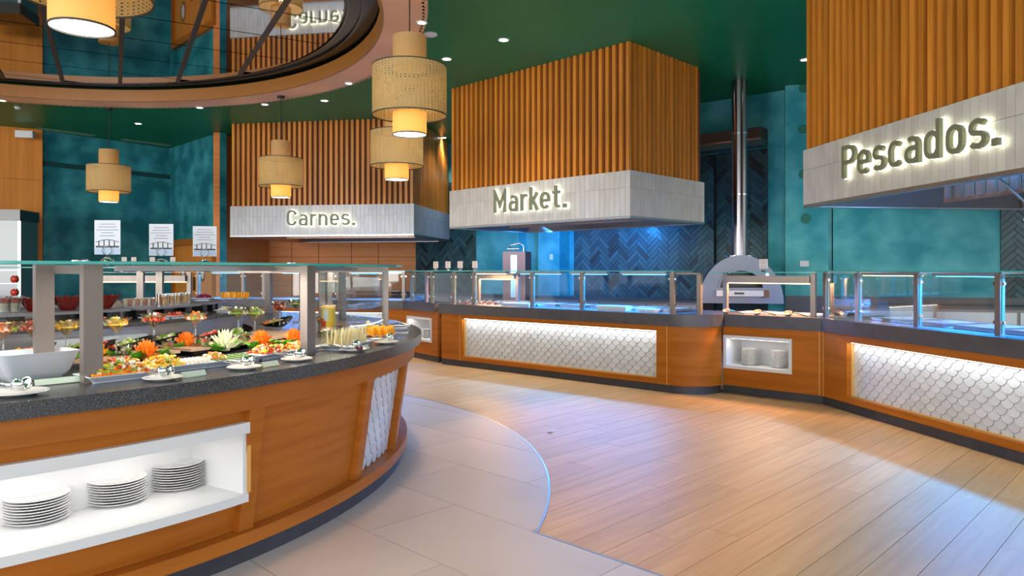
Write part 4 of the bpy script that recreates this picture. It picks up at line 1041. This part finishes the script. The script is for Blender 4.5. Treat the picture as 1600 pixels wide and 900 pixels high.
def leaves(p, label, r=.07, n=16, m=None):
    b = MB()
    for i in range(n):
        a = rc(0,6.28); l = r*rc(.7,1.2); T = Matrix.Translation((rc(-.3,.3)*r,rc(-.3,.3)*r,.004+rc(0,.012))) @ Matrix.Rotation(a,4,'Z') @ Matrix.Rotation(R(rc(-50,-12)),4,'Y')
        w_ = l*.33; g = [(0,0,0),(l*.35,-w_,.008),(l*.35,w_,.008),(l*.7,-w_*.9,.0),(l*.7,w_*.9,.0),(l,0,-.006),(l*.35,0,-.004),(l*.7,0,-.006)]
        b.add([T @ Vector(v) for v in g],[(0,1,6),(0,6,2),(1,3,7,6),(6,7,4,2),(3,5,7),(7,5,4)])
    o = b.build('salad_leaves', m or leafm, recalc=False); o.location = p; tag(o, label, 'lettuce'); o['kind'] = 'stuff'; return o
gl_me = {}
def martini(p, label, mix, s=1.0):
    t = thing('martini_glass', label, 'cocktail glass', p)
    if 'g' not in gl_me:
        gl_me['g'] = MB().lathe([(.0001,0),(.036,.001),(.034,.004),(.006,.010),(.0045,.016),(.0045,.085),(.008,.092),(.058,.150),(.0565,.1505),(.007,.096),(.0001,.094)],24,cap=False).mesh('bowl_and_stem', glassware, 50)
    g = link('bowl_and_stem', gl_me['g'], t); g.scale = (s,s,s)
    if mix:
        h = heap('filling', 46, 0,0,.040, MIX[mix], .0095, t, (0,0,.122*s), r=.043*s); 
        b = MB().lathe([(.0001,.094),(.006,.097),(.036,.128),(.0001,.134)],16,cap=False).build('layer', MIX[mix][0], t, 50); b.scale = (s,s,s)
    return t
def shot(p, label, m1, m2):
    t = thing('tasting_glass', label, 'small glass', p)
    MB().lathe([(.0001,0),(.018,0),(.033,.052),(.0315,.052),(.017,.004),(.0001,.004)],16,cap=False).build('glass', glassware, t, 50)
    MB().lathe([(.0001,.005),(.0165,.005),(.0235,.028),(.0001,.028)],14,cap=False).build('lower_layer', m1, t, 50)
    heap('topping', 18, 0,0,.018, m2, .006, t, (0,0,.030), r=.022); return t
def slant_bowl(p, rz, label, mix, w=.10, m=None):
    t = thing('slanted_bowl', label, 'bowl', p, rz); b = MB()
    vs = []; n_ = 20
    for k, (rr, z, tl) in enumerate(((.50,0,0),(.78,.022,.25),(1.0,.045,.9),(.95,.045,.9),(.70,.020,.3),(.0001,.012,0))):
        for i in range(n_):
            a = 2*pi*i/n_; x = cos(a)*rr*w; y = sin(a)*rr*w*.8; vs.append((x,y,z+x*.28*tl))
    fs = [tuple(range(n_-1,-1,-1))]
    for k in range(5):
        for i in range(n_): fs.append((k*n_+i,k*n_+(i+1)%n_,(k+1)*n_+(i+1)%n_,(k+1)*n_+i))
    b.add(vs, fs).build('bowl', m or blackm, t, 40)
    heap('filling', 60, 0,0,.030, MIX[mix], .010, t, (.01,0,.026), r=w*.72); return t
def plate_tongs(p, rz, label, r=.085, tongs='steel'):
    t = MB().lathe([(.0001,0),(r*.55,0),(r*.62,.004),(r,.014),(r*.985,.016),(r*.62,.008),(.0001,.006)],32,cap=False).build('side_plate', ceramic, None, 50)
    t.location = p; t.rotation_euler.z = rz; tag(t, 'small white plate '+label, 'plate')
    q = thing('serving_tongs', 'steel serving tongs with round cups '+label, 'tongs', (p[0],p[1],p[2]+.010), rz)
    for s in (-1,1):
        cup_ = [(.0001,0),(.016,.003),(.024,.012),(.027,.024),(.025,.024),(.022,.013),(.0001,.005)]
        T = Matrix.Translation((s*.033,-.02,.022)) @ Matrix.Rotation(R(-s*62),4,'Y')
        MB().lathe(cup_,16,T,cap=False).build('cup', chrome, q, 50)
        MB().tube([(s*.04,-.02,.022),(s*.035,.04,.02),(s*.022,.10,.022),(0,.155,.026)],.0045,6).build('arm', chrome, q, 60)
    return t
def label_block(p, rz, label, w=.11):
    t = thing('label_holder', label, 'label holder', p, rz); MB().add([(-w/2,0,0),(w/2,0,0),(w/2,.03,0),(-w/2,.03,0),(-w/2,.018,.026),(w/2,.018,.026)],[(0,1,2,3),(0,4,5,1),(1,5,2),(2,5,4,3),(3,4,0)]).build('acrylic_wedge', glassware, t)
    MB().add([(-w/2*.95,.001,.003),(w/2*.95,.001,.003),(w/2*.95,.0175,.0265),(-w/2*.95,.0175,.0265)],[(0,1,2,3)]).build('paper_strip', mat('pale_strip', (.62,.72,.62), .5) if 'pale_strip' not in bpy.data.materials else bpy.data.materials['pale_strip'], t, recalc=False)
    return t
def tan_at(p): return atan2(p.y-CY, p.x-CX)+pi/2      # tangent direction on the island
TP = lambda px, py: at(px, py, TOP+.0008)
# --- front row platters
def row(px, py, w, d, label): p = TP(px, py); return p, tan_at(p), platter(p, tan_at(p), w, d, label)
p, a, _ = row(185,592,.30,.19,'pale blue rectangular platter of sprout and carrot salad beside the front post')
o = heap('sprout_salad',340,.22,.12,.062,MIX['salad'],.010,None,(p.x,p.y,p.z+.026),a); tag(o,'heap of green sprout salad edged with shredded carrot on the front platter','salad'); o['kind']='stuff'
o = heap('shredded_carrot',220,.26,.155,.022,[orange,orange2],.008,None,(p.x,p.y,p.z+.024),a); tag(o,'bright shredded carrot bed under the sprout salad by the front post','salad'); o['kind']='stuff'
p, a, _ = row(272,578,.34,.18,'pale blue rectangular platter of corn salad and rolled wraps')
o = heap('corn_salad',260,.16,.12,.055,MIX['yellow']+[orange2],.009,None,(p.x-.06*cos(a),p.y-.06*sin(a),p.z+.022),a); tag(o,'yellow corn salad heap beside the sliced wraps','salad'); o['kind']='stuff'
for k in range(7):
    s = .015+.021*k; o = MB().prism([(-.008,-.05),(.008,-.05),(.008,.05),(-.008,.05)],0,.034).build('wrap_slice', creamy); o.location = (p.x+s*cos(a)+.0,p.y+s*sin(a),p.z+.012); o.rotation_euler = (0,R(22),a); tag(o,'cream wrap slice leaning on the second platter, %s from the left' % ORD[k],'sandwich','wrap slices on the second platter')
p, a, _ = row(352,568,.38,.19,'pale blue rectangular platter of cucumber slices with shredded carrot')
for k in range(15):
    s = -.17+.0235*k; b = MB(); b.prism([(-.009,-.065),(.009,-.065),(.009,.065),(-.009,.065)],0,.008); b.mi = 1; b.prism([(.009,-.065),(.0135,-.065),(.0135,.065),(.009,.065)],0,.0105)
    o = b.build('cucumber_slice',[cuke,cukeskin]); o.location = (p.x+s*cos(a),p.y+s*sin(a),p.z+.016+.001*(k%2)); o.rotation_euler = (R(6),R(-14),a+R(12)); tag(o,'long pale cucumber slice on the third platter, %s from the left' % ORD[k],'cucumber','cucumber slices on the third platter')
o = heap('carrot_salad',140,.13,.07,.03,MIX['shrimp'],.009,None,(p.x-.05*cos(a)+.03*sin(a)*-1,p.y-.05*sin(a)+.03*cos(a),p.z+.026),a); tag(o,'small carrot and crab salad heap lying on the cucumber slices','salad'); o['kind']='stuff'
p, a, _ = row(420,558,.30,.18,'pale blue rectangular platter of tomato and avocado salad')
o = heap('tomato_salad',240,.23,.12,.045,MIX['fruit']+[redf,cuke],.010,None,(p.x,p.y,p.z+.022),a); tag(o,'tomato and cucumber salad heap on the fourth platter','salad'); o['kind']='stuff'
p, a, _ = row(466,551,.26,.17,'pale blue rectangular platter of mixed vegetable salad left of the second post')
o = heap('vegetable_salad',180,.20,.115,.040,MIX['orange']+[creamy,cuke],.010,None,(p.x,p.y,p.z+.022),a); tag(o,'orange and cream vegetable salad left of the second steel post','salad'); o['kind']='stuff'
# cheese platter right of second post
p, a, _ = row(542,543,.40,.20,'pale blue platter of upright cheese wedges right of the second post')
cw_me = MB().add([(-.012,-.004,0),(.012,-.004,0),(.012,.004,0),(-.012,.004,0),(0,-.004,.105),(0,.004,.105)],[(3,2,1,0),(0,1,4),(2,3,5),(0,4,5,3),(1,2,5,4)]).mesh('cheese_wedge', cheese)
for k in range(45):
    rr_ = k//15; s = -.17+.0235*(k%15)+.006*rr_; q = -.05+.045*rr_; o = link('cheese_wedge', cw_me, None, loc=(p.x+s*cos(a)-q*sin(a),p.y+s*sin(a)+q*cos(a),p.z+.012+.0*rr_), rz=a+rc(-.2,.2)); o.rotation_euler.x = rc(-.15,.15)
    tag(o,'pale upright cheese wedge, %s from the left in the %s row of the cheese platter' % (ORD[k%15],('front','middle','back')[rr_]),'cheese','cheese wedges, %s row' % ('front','middle','back')[rr_])
p, a, _ = row(594,528,.30,.20,'pale blue platter of orange fruit slices at the right end of the island')
fs_me = MB().prism([(.058*cos(pi*i/8),.068*sin(pi*i/8)-.02) for i in range(9)],0,.010,Matrix.Rotation(pi/2,4,'X')).mesh('orange_slice', orange2)
for k in range(30):
    rr_ = k//10; s = -.13+.028*(k%10); q = -.055+.05*rr_; o = link('orange_slice', fs_me, None, loc=(p.x+s*cos(a)-q*sin(a),p.y+s*sin(a)+q*cos(a),p.z+.036), rz=a+.6); o.rotation_euler.x = -.25
    tag(o,'half-round orange fruit slice, %s in the %s row of the right platter' % (ORD[k%10],('front','middle','back')[rr_]),'fruit','orange slices, %s row' % ('front','middle','back')[rr_])
# second rank between the posts: melon, green slices
p = TP(575,516); platter(p,tan_at(p),.34,.17,'pale platter of green melon slices behind the cheese wedges')
for k in range(12):
    s = -.14+.025*k; o = MB().prism([(.05*cos(pi*i/8),.05*sin(pi*i/8)-.02) for i in range(9)],0,.009,Matrix.Rotation(pi/2,4,'X')).build('melon_slice', mat('melon_green', (.62,.68,.26), .4) if not k else bpy.data.materials['melon_green']); aa = tan_at(p)
    o.location = (p.x+s*cos(aa),p.y+s*sin(aa),p.z+.038); o.rotation_euler = (-.3,0,aa+.5); tag(o,'pale green melon slice behind the cheese, %s from the left' % ORD[k],'fruit','melon slices behind the cheese')
GR = ('right of the second post','before the cheese wedges','between cheese and orange slices','behind the orange slices','under the cheese wedges')
for k, (px, py) in enumerate(((513,546),(560,551),(578,533),(603,522),(530,536))):
    p = TP(px,py)
    for q in range(5):
        o = MB().ball((0,0,.010),.010,8).build('grape', grape, None, 60); o.location = (p.x+rc(-.018,.018),p.y+rc(-.018,.018),p.z+.012+.008*(q//3)); tag(o,'dark red grape %s' % GR[k],'grape','dark grapes '+GR[k])
# carved flowers with leaves
for k, (px, py, kind, lab) in enumerate(((150,570,0,'amber carved mango flower beside the front post'),(229,566,1,'orange carved carrot flower, second from the left'),(291,551,1,'orange carved carrot flower in the middle of the row'),(352,551,2,'white spiky carved radish flower between two orange ones'),(408,548,1,'tall orange carved carrot flower right of the white one'),(459,545,1,'orange carved carrot flower left of the second post'))):
    p = TP(px,py); sc_ = p.y/3.3
    carved_flower((p.x,p.y,p.z+.012), lab, (orange2,orange,whitep)[kind], .050*sc_**.5, .105*sc_**.5 if kind < 2 else .085*sc_, kind == 2, k)
    for q in (-1,1):
        if k == 5 and q == 1: continue
        leaves((p.x+q*.075*cos(tan_at(p)),p.y+q*.075*sin(tan_at(p)),p.z+.012), 'green lettuce leaves %s of the %s' % ('left' if q < 0 else 'right', lab), .065, 18)
# plates with tongs
for px, py, lab in ((254,597,'at the stone edge before the wrap platter'),(382,580,'at the stone edge before the cucumber platter'),(464,567,'at the stone edge left of the second post'),(552,552,'at the stone edge before the cheese wedges'),(604,540,'at the stone edge near the right end')):
    p = TP(px,py-3); plate_tongs(p, tan_at(p)+.1, lab, .082)
p = TP(28,617); plate_tongs(p, tan_at(p)+.5, 'at the far left edge before the white tub', .105)
for k, (px, py, w) in enumerate(((305,589,.12),(425,573,.11),(96,600,.20),(574,546,.08))):
    p = TP(px,py); label_block(p, tan_at(p), 'clear wedge label holder on the stone rim, %s' % ('before the wrap platter','before the tomato platter','before the front post','near the cheese platter')[k], w)
# folded cutlery tray at the right end
p = TP(624,519); t = thing('utensil_rack', 'small steel rack of tongs at the right tip of the island', 'utensil rack', p, tan_at(p))
MB().box(-.11,.11,-.07,.07,.0,.012).box(-.10,.10,-.06,.06,.035,.045).build('rack', steel, t)
for k in range(5): MB().tube([(-.09+.04*k,-.08,.05),(-.08+.04*k,0,.062),(-.09+.045*k,.08,.055)],.006,6).build('tong', chrome, t, 60)
# big white tub at the left
p = TP(48,590); t = thing('serving_tub', 'large white square-mouthed ceramic tub at the far left of the island', 'bowl', p, tan_at(p)+.15)
def sqr(w, d, c, n_=5):
    out = []
    for sx_, sy_, a0 in ((1,1,0),(-1,1,90),(-1,-1,180),(1,-1,270)):
        for i in range(n_+1): a = R(a0+90*i/n_); out.append((sx_*(w-c)+c*cos(a), sy_*(d-c)+c*sin(a)))
    return out
b = MB(); rings_ = [(.105,.085,.03,0),(.13,.105,.035,.03),(.165,.125,.045,.112),(.168,.128,.045,.118),(.160,.120,.042,.118),(.125,.10,.035,.04),(.09,.07,.03,.015)]
vs = []; 
for w_, d_, c_, z in rings_: vs += [(x,y,z) for x, y in sqr(w_,d_,c_)]
m_ = 24; fs = [tuple(range(m_-1,-1,-1)), tuple(range(6*m_,7*m_))]
for k in range(6): fs += [(k*m_+i,k*m_+(i+1)%m_,(k+1)*m_+(i+1)%m_,(k+1)*m_+i) for i in range(m_)]
b.add(vs, fs).build('tub', mat('cool_white_ceramic', (.66,.70,.76), .2, coat=.3), t, 35)
# --- wooden boards with bowls and glasses (second rank)
BZ = TOP+.045
for k, (a0, a1) in enumerate(((-58,-41),(-39.5,-28),(-26.5,-14),(-12.5,0))):
    o = MB().ring(2.36,2.72,.030,.044,a0,a1,14).build('serving_board', woodb, None, 35); o.location = (CX,CY,TOP); 
    t = tag(o, 'curved wooden riser board on the island, %s of four from the left' % ('first','second','third','fourth')[k], 'serving board')
    for a in (a0+1.5,a1-1.5): MB().ring(2.4,2.68,.0008,.030,a-.5,a+.5,2).build('foot', blackm, o)
BP = lambda px, py: at(px, py, BZ)
def on_board(px, r): 
    kx = (px-800)/F; A = kx*kx+1; Bq = -2*(kx*CX+CY); Cq = CX*CX+CY*CY-r*r; Y = (-Bq-sqrt(max(0,Bq*Bq-4*A*Cq)))/2/A; return Vector((kx*Y,Y,BZ))
for px, r, mix, lab in ((4,2.64,'shrimp','cut off at the left picture edge'),(53,2.62,'red','with lime and radish left of the rear post'),(104,2.64,'yellow','with lime between the two steel posts'),(182,2.66,'yellow','filled with corn right of the front post'),(240,2.5,'red','filled with red fruit above the second orange flower'),(305,2.6,'shrimp','with cream salad above the third orange flower')):
    martini(on_board(px,r), 'martini glass '+lab, mix, 1.28)
for px, r, mix, lab in ((372,2.5,'green','left of a matching glass above the white flower'),(398,2.6,'green','right of a matching glass above the tall orange flower'),(437,2.45,'red','of red fruit topped green left of the second post'),(463,2.5,'green','of kiwi salad, left one of the pair left of the second post'),(482,2.58,'green','of kiwi salad touching the second post')):
    p = on_board(px,r); p.z = BZ; martini(p, 'martini glass '+lab, mix, 1.28)
for px, r, mix, lab, w_ in ((45,2.45,'orange','of mango salad left of the rear post',.095),(112,2.50,'green','half hidden behind the steel posts',.085),(206,2.44,'green','of mozzarella salad behind the corn glass',.10),(262,2.36,'green','behind the second orange flower',.075),(330,2.44,'red','with white lining behind the white flower',.08),(430,2.40,'shrimp','left of the second post',.11),(156,2.42,'red','of pink salad right of the front post',.07)):
    p = on_board(px,r); slant_bowl(p, .5, 'black slanted bowl '+lab, mix, w_*1.25)
for px, r, m1, m2, lab in ((27,2.70,oliveg,[redf,pinkf],'left of the rear post'),(197,2.70,bread,[oliveg,creamy],'below the corn glass'),(262,2.69,yellow,[redf,grape],'right of the second orange flower'),(320,2.69,oliveg,[pinkf,redf],'right of the third orange flower'),(384,2.69,oliveg,[redf,leafm],'right of the white flower'),(500,2.55,yellow,[orange],'hidden by the second post')):
    shot(on_board(px,r), 'small tasting glass '+lab, m1, m2)
# white bowls of salad left side near the martini glasses
p = on_board(372,2.42); o = heap('kiwi_heap',70,0,0,.05,MIX['green'],.011,None,(p.x,p.y,p.z),0,r=.06); tag(o,'heap of green grape salad on the board behind the white flower','salad'); o['kind']='stuff'
# --- centre ledge goods
LZ = 1.10
def on_ledge(px, r, z=LZ):
    v = on_board(px, r); v.z = z; return v
for k, (a0, a1) in enumerate(((-52,-38),(-35,-22),(-20,-2),(2,20))):
    o = MB().ring(1.70,2.00,.058,.072,a0,a1,14).build('slate_shelf', mat('slate_shelf', (.20,.20,.24), .35) if not k else bpy.data.materials['slate_shelf'], None, 35); o.location = (CX,CY,LZ)
    tag(o, 'long grey raised shelf on the centre station, %s of four from the left' % ('first','second','third','fourth')[k], 'shelf')
    for a in (a0+2,(a0+a1)/2,a1-2): MB().ring(1.74,1.94,.001,.058,a-1.3,a+1.3,3).build('black_block', blackm, o)
SZ = LZ+.0725
def goblet_red(px, lab):
    p = on_ledge(px,1.82,SZ+.0); t = thing('crystal_bowl', lab, 'bowl', p); b = MB(); n_ = 20
    vs = []
    for rr, z, wob in ((.035,0,0),(.05,.02,.05),(.085,.075,.22),(.082,.075,.22),(.045,.02,.05),(.0001,.008,0)):
        for i in range(n_): q = 1+wob*(1 if i%2 else -1)*.5; vs.append((rr*cos(2*pi*i/n_)*q, rr*sin(2*pi*i/n_)*q, z+(wob*.05 if i%2 else 0)))
    fs = [tuple(range(n_-1,-1,-1))]
    for k in range(5): fs += [(k*n_+i,k*n_+(i+1)%n_,(k+1)*n_+(i+1)%n_,(k+1)*n_+i) for i in range(n_)]
    b.add(vs, fs).build('bowl', crystal_red, t); return t
goblet_red(55,'jagged red crystal bowl left of the rear steel post'); goblet_red(106,'jagged red crystal bowl seen between the steel posts'); goblet_red(163,'jagged red crystal bowl right of the front steel post')
for k, px in enumerate((6,22)):
    p = on_ledge(px,1.86,SZ); p.x += 0; t = thing('trifle_glass','flared glass of layered strawberry trifle at the far left, %s of two' % ('left','right')[k],'dessert',p)
    MB().lathe([(.0001,0),(.022,0),(.042,.095),(.040,.095),(.020,.005),(.0001,.005)],16,cap=False).build('glass', glassware, t, 50); MB().lathe([(.0001,.006),(.0205,.006),(.03,.055),(.0001,.055)],14,cap=False).build('cream', creamy, t, 50)
    MB().lathe([(.0001,.056),(.030,.056),(.036,.078),(.0001,.084)],14,cap=False).build('strawberry', redf, t, 50)
def juiceglass(p, m, lab, grp, h=.075):
    t = MB(); t.lathe([(.0001,0),(.020,0),(.024,h),(.0225,h),(.0185,.004),(.0001,.004)],14,cap=False); t.mi = 1; t.lathe([(.0001,.005),(.018,.005),(.0215,h*.82),(.0001,h*.82)],14,cap=False)
    o = t.build('juice_glass',[glassware,m],None,50); o.location = p; tag(o, lab, 'glass', grp); return o
for k in range(9):
    juiceglass(on_ledge(251+5.2*k,1.90 if k%2 else 1.82,SZ), juice, 'glass of orange juice on the centre shelf, %s from the left' % ORD[k],'orange juice glasses on the centre shelf')
for k in range(8):
    juiceglass(on_ledge(195+6*k,1.84,SZ), (creamy,redf)[k%2], 'small %s dessert glass on the centre shelf, %s in the row left of the juices' % (('cream','red')[k%2], ORD[k]), 'small %s dessert glasses on the centre shelf' % ('cream','red')[k%2], .055)
for k in range(12):
    p = on_ledge(348+3.4*k,1.86 if k%2 else 1.78,SZ+.006); o = MB().prism([(-.014,-.008),(.014,-.008),(.010,.008),(-.010,.008)],0,.050).build('mango_stick', orange2); o.location = p; o.rotation_euler = (rc(-.3,.3),rc(-.3,.3),rc(0,3)); tag(o,'amber mango stick on the centre shelf, %s from the left' % ORD[k],'fruit','mango sticks on the centre shelf')
p = on_ledge(318,1.84,SZ); platter(p,tan_at(p),.26,.14,'pale platter of purple cabbage salad on the centre shelf',.02); o = heap('purple_salad',130,.22,.10,.035,[purple,purple,grape],.010,None,(p.x,p.y,p.z+.010),tan_at(p)); tag(o,'purple cabbage salad heap on the centre shelf','salad'); o['kind']='stuff'
for k, (px, m_, lab) in enumerate(((243,[orange,orange2,pinkf],'orange smoked salmon'),(272,[redf,pinkf],'red fruit'),(352,[yellow,creamy],'yellow pineapple'),(150,[pinkf,creamy],'pink shrimp'),(22,[orange2,yellow],'mango cubes'),(70,[orange,yellow],'apricot pieces'))):
    p = on_ledge(px,2.08); platter(p,tan_at(p),.17,.11,'narrow pale dish of %s on the dark ledge' % lab,.016); o = heap('cut_pieces',60,.14,.08,.026,m_,.009,None,(p.x,p.y,p.z+.008),tan_at(p)); tag(o,'heap of %s in a narrow dish on the dark ledge' % lab,'food'); o['kind']='stuff'
# fruit tin with printed picture behind the second post
p = atY(513,5.7,1.06); t = thing('fruit_tin','round tin with printed red and yellow fruit right of the second post','tin',(p.x,p.y,TOP+.001))
MB().lathe([(.055,0),(.055,.20)],24).build('tin_body', mat('yellow_tin_print', (.88,.60,.03), .35), t, 30); MB().ring(.0552,.0562,.02,.10,-150,-95,10).build('red_print', redf, t); MB().ring(.0552,.0562,.08,.17,-115,-75,8).build('white_print', white, t); MB().ring(.045,.057,.198,.204,n=24).build('tin_rim', steel, t)
q = on_ledge(515,3.0,TOP+.001)
slant_bowl(atY(515,5.35,TOP+.001), .3, 'black bowl of bread with white napkin right of the second post', 'shrimp', .10)
# white bread boards seen at far left under the drum
for k, (px, r) in enumerate(((190,2.30),(120,2.30))):
    p = on_board(px,2.28); p.z = TOP+.001; t = thing('bread_crate', 'pale grey box-shaped container behind the corn glass, %s of two' % ('right','left')[k],'container',p,tan_at(p)); MB().box(-.14,.14,-.03,.03,0,.11).build('box', mat('pale_box', (.55,.62,.68), .4) if not k else bpy.data.materials['pale_box'], t); MB().box(-.10,.0,-.031,-.03,.055,.075).build('dark_print', ink, t)
# gantry on the far side of the island
g0 = atY(152,9.35,1.06); g1 = atY(296,9.35,1.06)
t = thing('heat_lamp_gantry','steel heat lamp gantry on the far left buffet beyond the island','heat lamp',(g0.x,g0.y,.90),0); Lg = g1.x-g0.x
for s in (0,Lg): link('post', post_mesh, t, loc=(s,0,0))
MB().box(.03,Lg-.03,-.06,.06,.36,.44).build('lamp_bar', steel_w, t); MB().box(.06,Lg-.06,-.05,.05,.352,.36).build('lamp_tube', led_warm, t)
MB().box(-.1,Lg+.1,-.22,.22,.476,.484).build('glass_shelf', glass, t)
t = thing('back_counter','dark topped counter below the far left gantry','counter',(g0.x-.5,9.45,0)); MB().box(0,Lg+1.0,-.3,.3,0,.85).build('carcass', wood_h, t); MB().box(-.02,Lg+1.02,-.32,.32,.86,.899).build('slab', stone2, t)
# display fridge at far left
p = atY(-14,13.6); t = thing('display_fridge','tall glass display fridge with dark top at the far left edge','fridge',(p.x,p.y,0),R(10))
MB().box(-.5,.5,0,.7,0,2.35).build('cabinet', mat('fridge_teal_glass', (.04,.10,.11), .15, coat=.5), t); MB().box(-.52,.52,-.06,.72,2.35,2.55).build('header', blackm, t); MB().box(.47,.52,-.03,0,.1,2.34).build('frame_edge', steel, t)
for z in (.9,1.15,1.4): MB().box(-.48,.46,-.012,0,z,z+.012).build('shelf', steel, t)
for z in (.92,1.17): 
    MB().ball((.42,-.07,z+.07),.07,12,(.9,.5,1)).build('red_item', redf, t, 60)
# ================================================================ PENDANTS
def pendant(p, zb, label, s=1.0, cord_top=CEIL, pw=14):
    t = thing('pendant_lamp', label, 'pendant lamp', (p[0],p[1],zb))
    rd, rc_ = .34*s, .155*s
    def shell(name, r, z0, z1, m): 
        return MB().ring(r-.0015,r,z0,z1,n=48).build(name, m, t, 40)
    shell('lower_shade', rc_, 0, .20*s, linen); shell('drum_shade', rd, .175*s, .62*s, cane); shell('upper_shade', rc_, .62*s-.02, .90*s, linen)
    for r_, z_ in ((rd,.170*s),(rd,.616*s),(rc_,-.004)): MB().ring(r_-.004,r_+.003,z_,z_+.010,n=48).build('shade_rim', trimdark, t, 40)
    MB().lathe([(rc_-.004,.006),(rc_-.004,.010)],32).build('diffuser', diff_e, t)
    MB().lathe([(rc_-.004,.895*s),(rc_-.004,.90*s)],32).build('shade_cap', linen, t)
    MB().tube([(0,0,.9*s),(0,0,cord_top-zb-.03)],.006,6).build('cord', cable, t)
    MB().lathe([(.06,cord_top-zb-.03),(.06,cord_top-zb-.001)],20).build('canopy', cable, t)
    sp = MB()
    for i in range(3): a = 2*pi*i/3; sp.tube([(rc_*cos(a),rc_*sin(a),.40*s),(rd*cos(a),rd*sin(a),.40*s)],.004,5)
    sp.build('spokes', trimdark, t)
    light('bulb','POINT',(0,0,.12*s),pw*.25,(1,.74,.42),.05,parent=t); light('bulb','POINT',(0,0,.45*s),pw*.10,(1,.80,.5),.05,parent=t); light('bulb','SPOT',(0,0,-.02),pw*2.2,(1,.88,.70),.10,aim=(0,0,-3),spot=R(120),parent=t)
    return t
pendant(atY(640,6.65), 2.655, 'large three-tier woven pendant lamp hanging in front of the middle and left hoods', 1.0, SOF, 12)
pendant(atY(620,9.4), 2.585, 'three-tier woven pendant lamp partly hidden behind the largest one', 1.0, SOF, 12)
pendant(atY(439,11.6), 2.575, 'three-tier woven pendant lamp before the slats of the left hood', 1.0, SOF, 12)
pendant(atY(170,12.45), 2.58, 'three-tier woven pendant lamp before the teal corner at the left', 1.0, SOF, 12)
pendant(atY(128,3.80), 2.68, 'nearest woven pendant lamp cut off by the top left picture edge', 1.0, MZ-.02, 7)
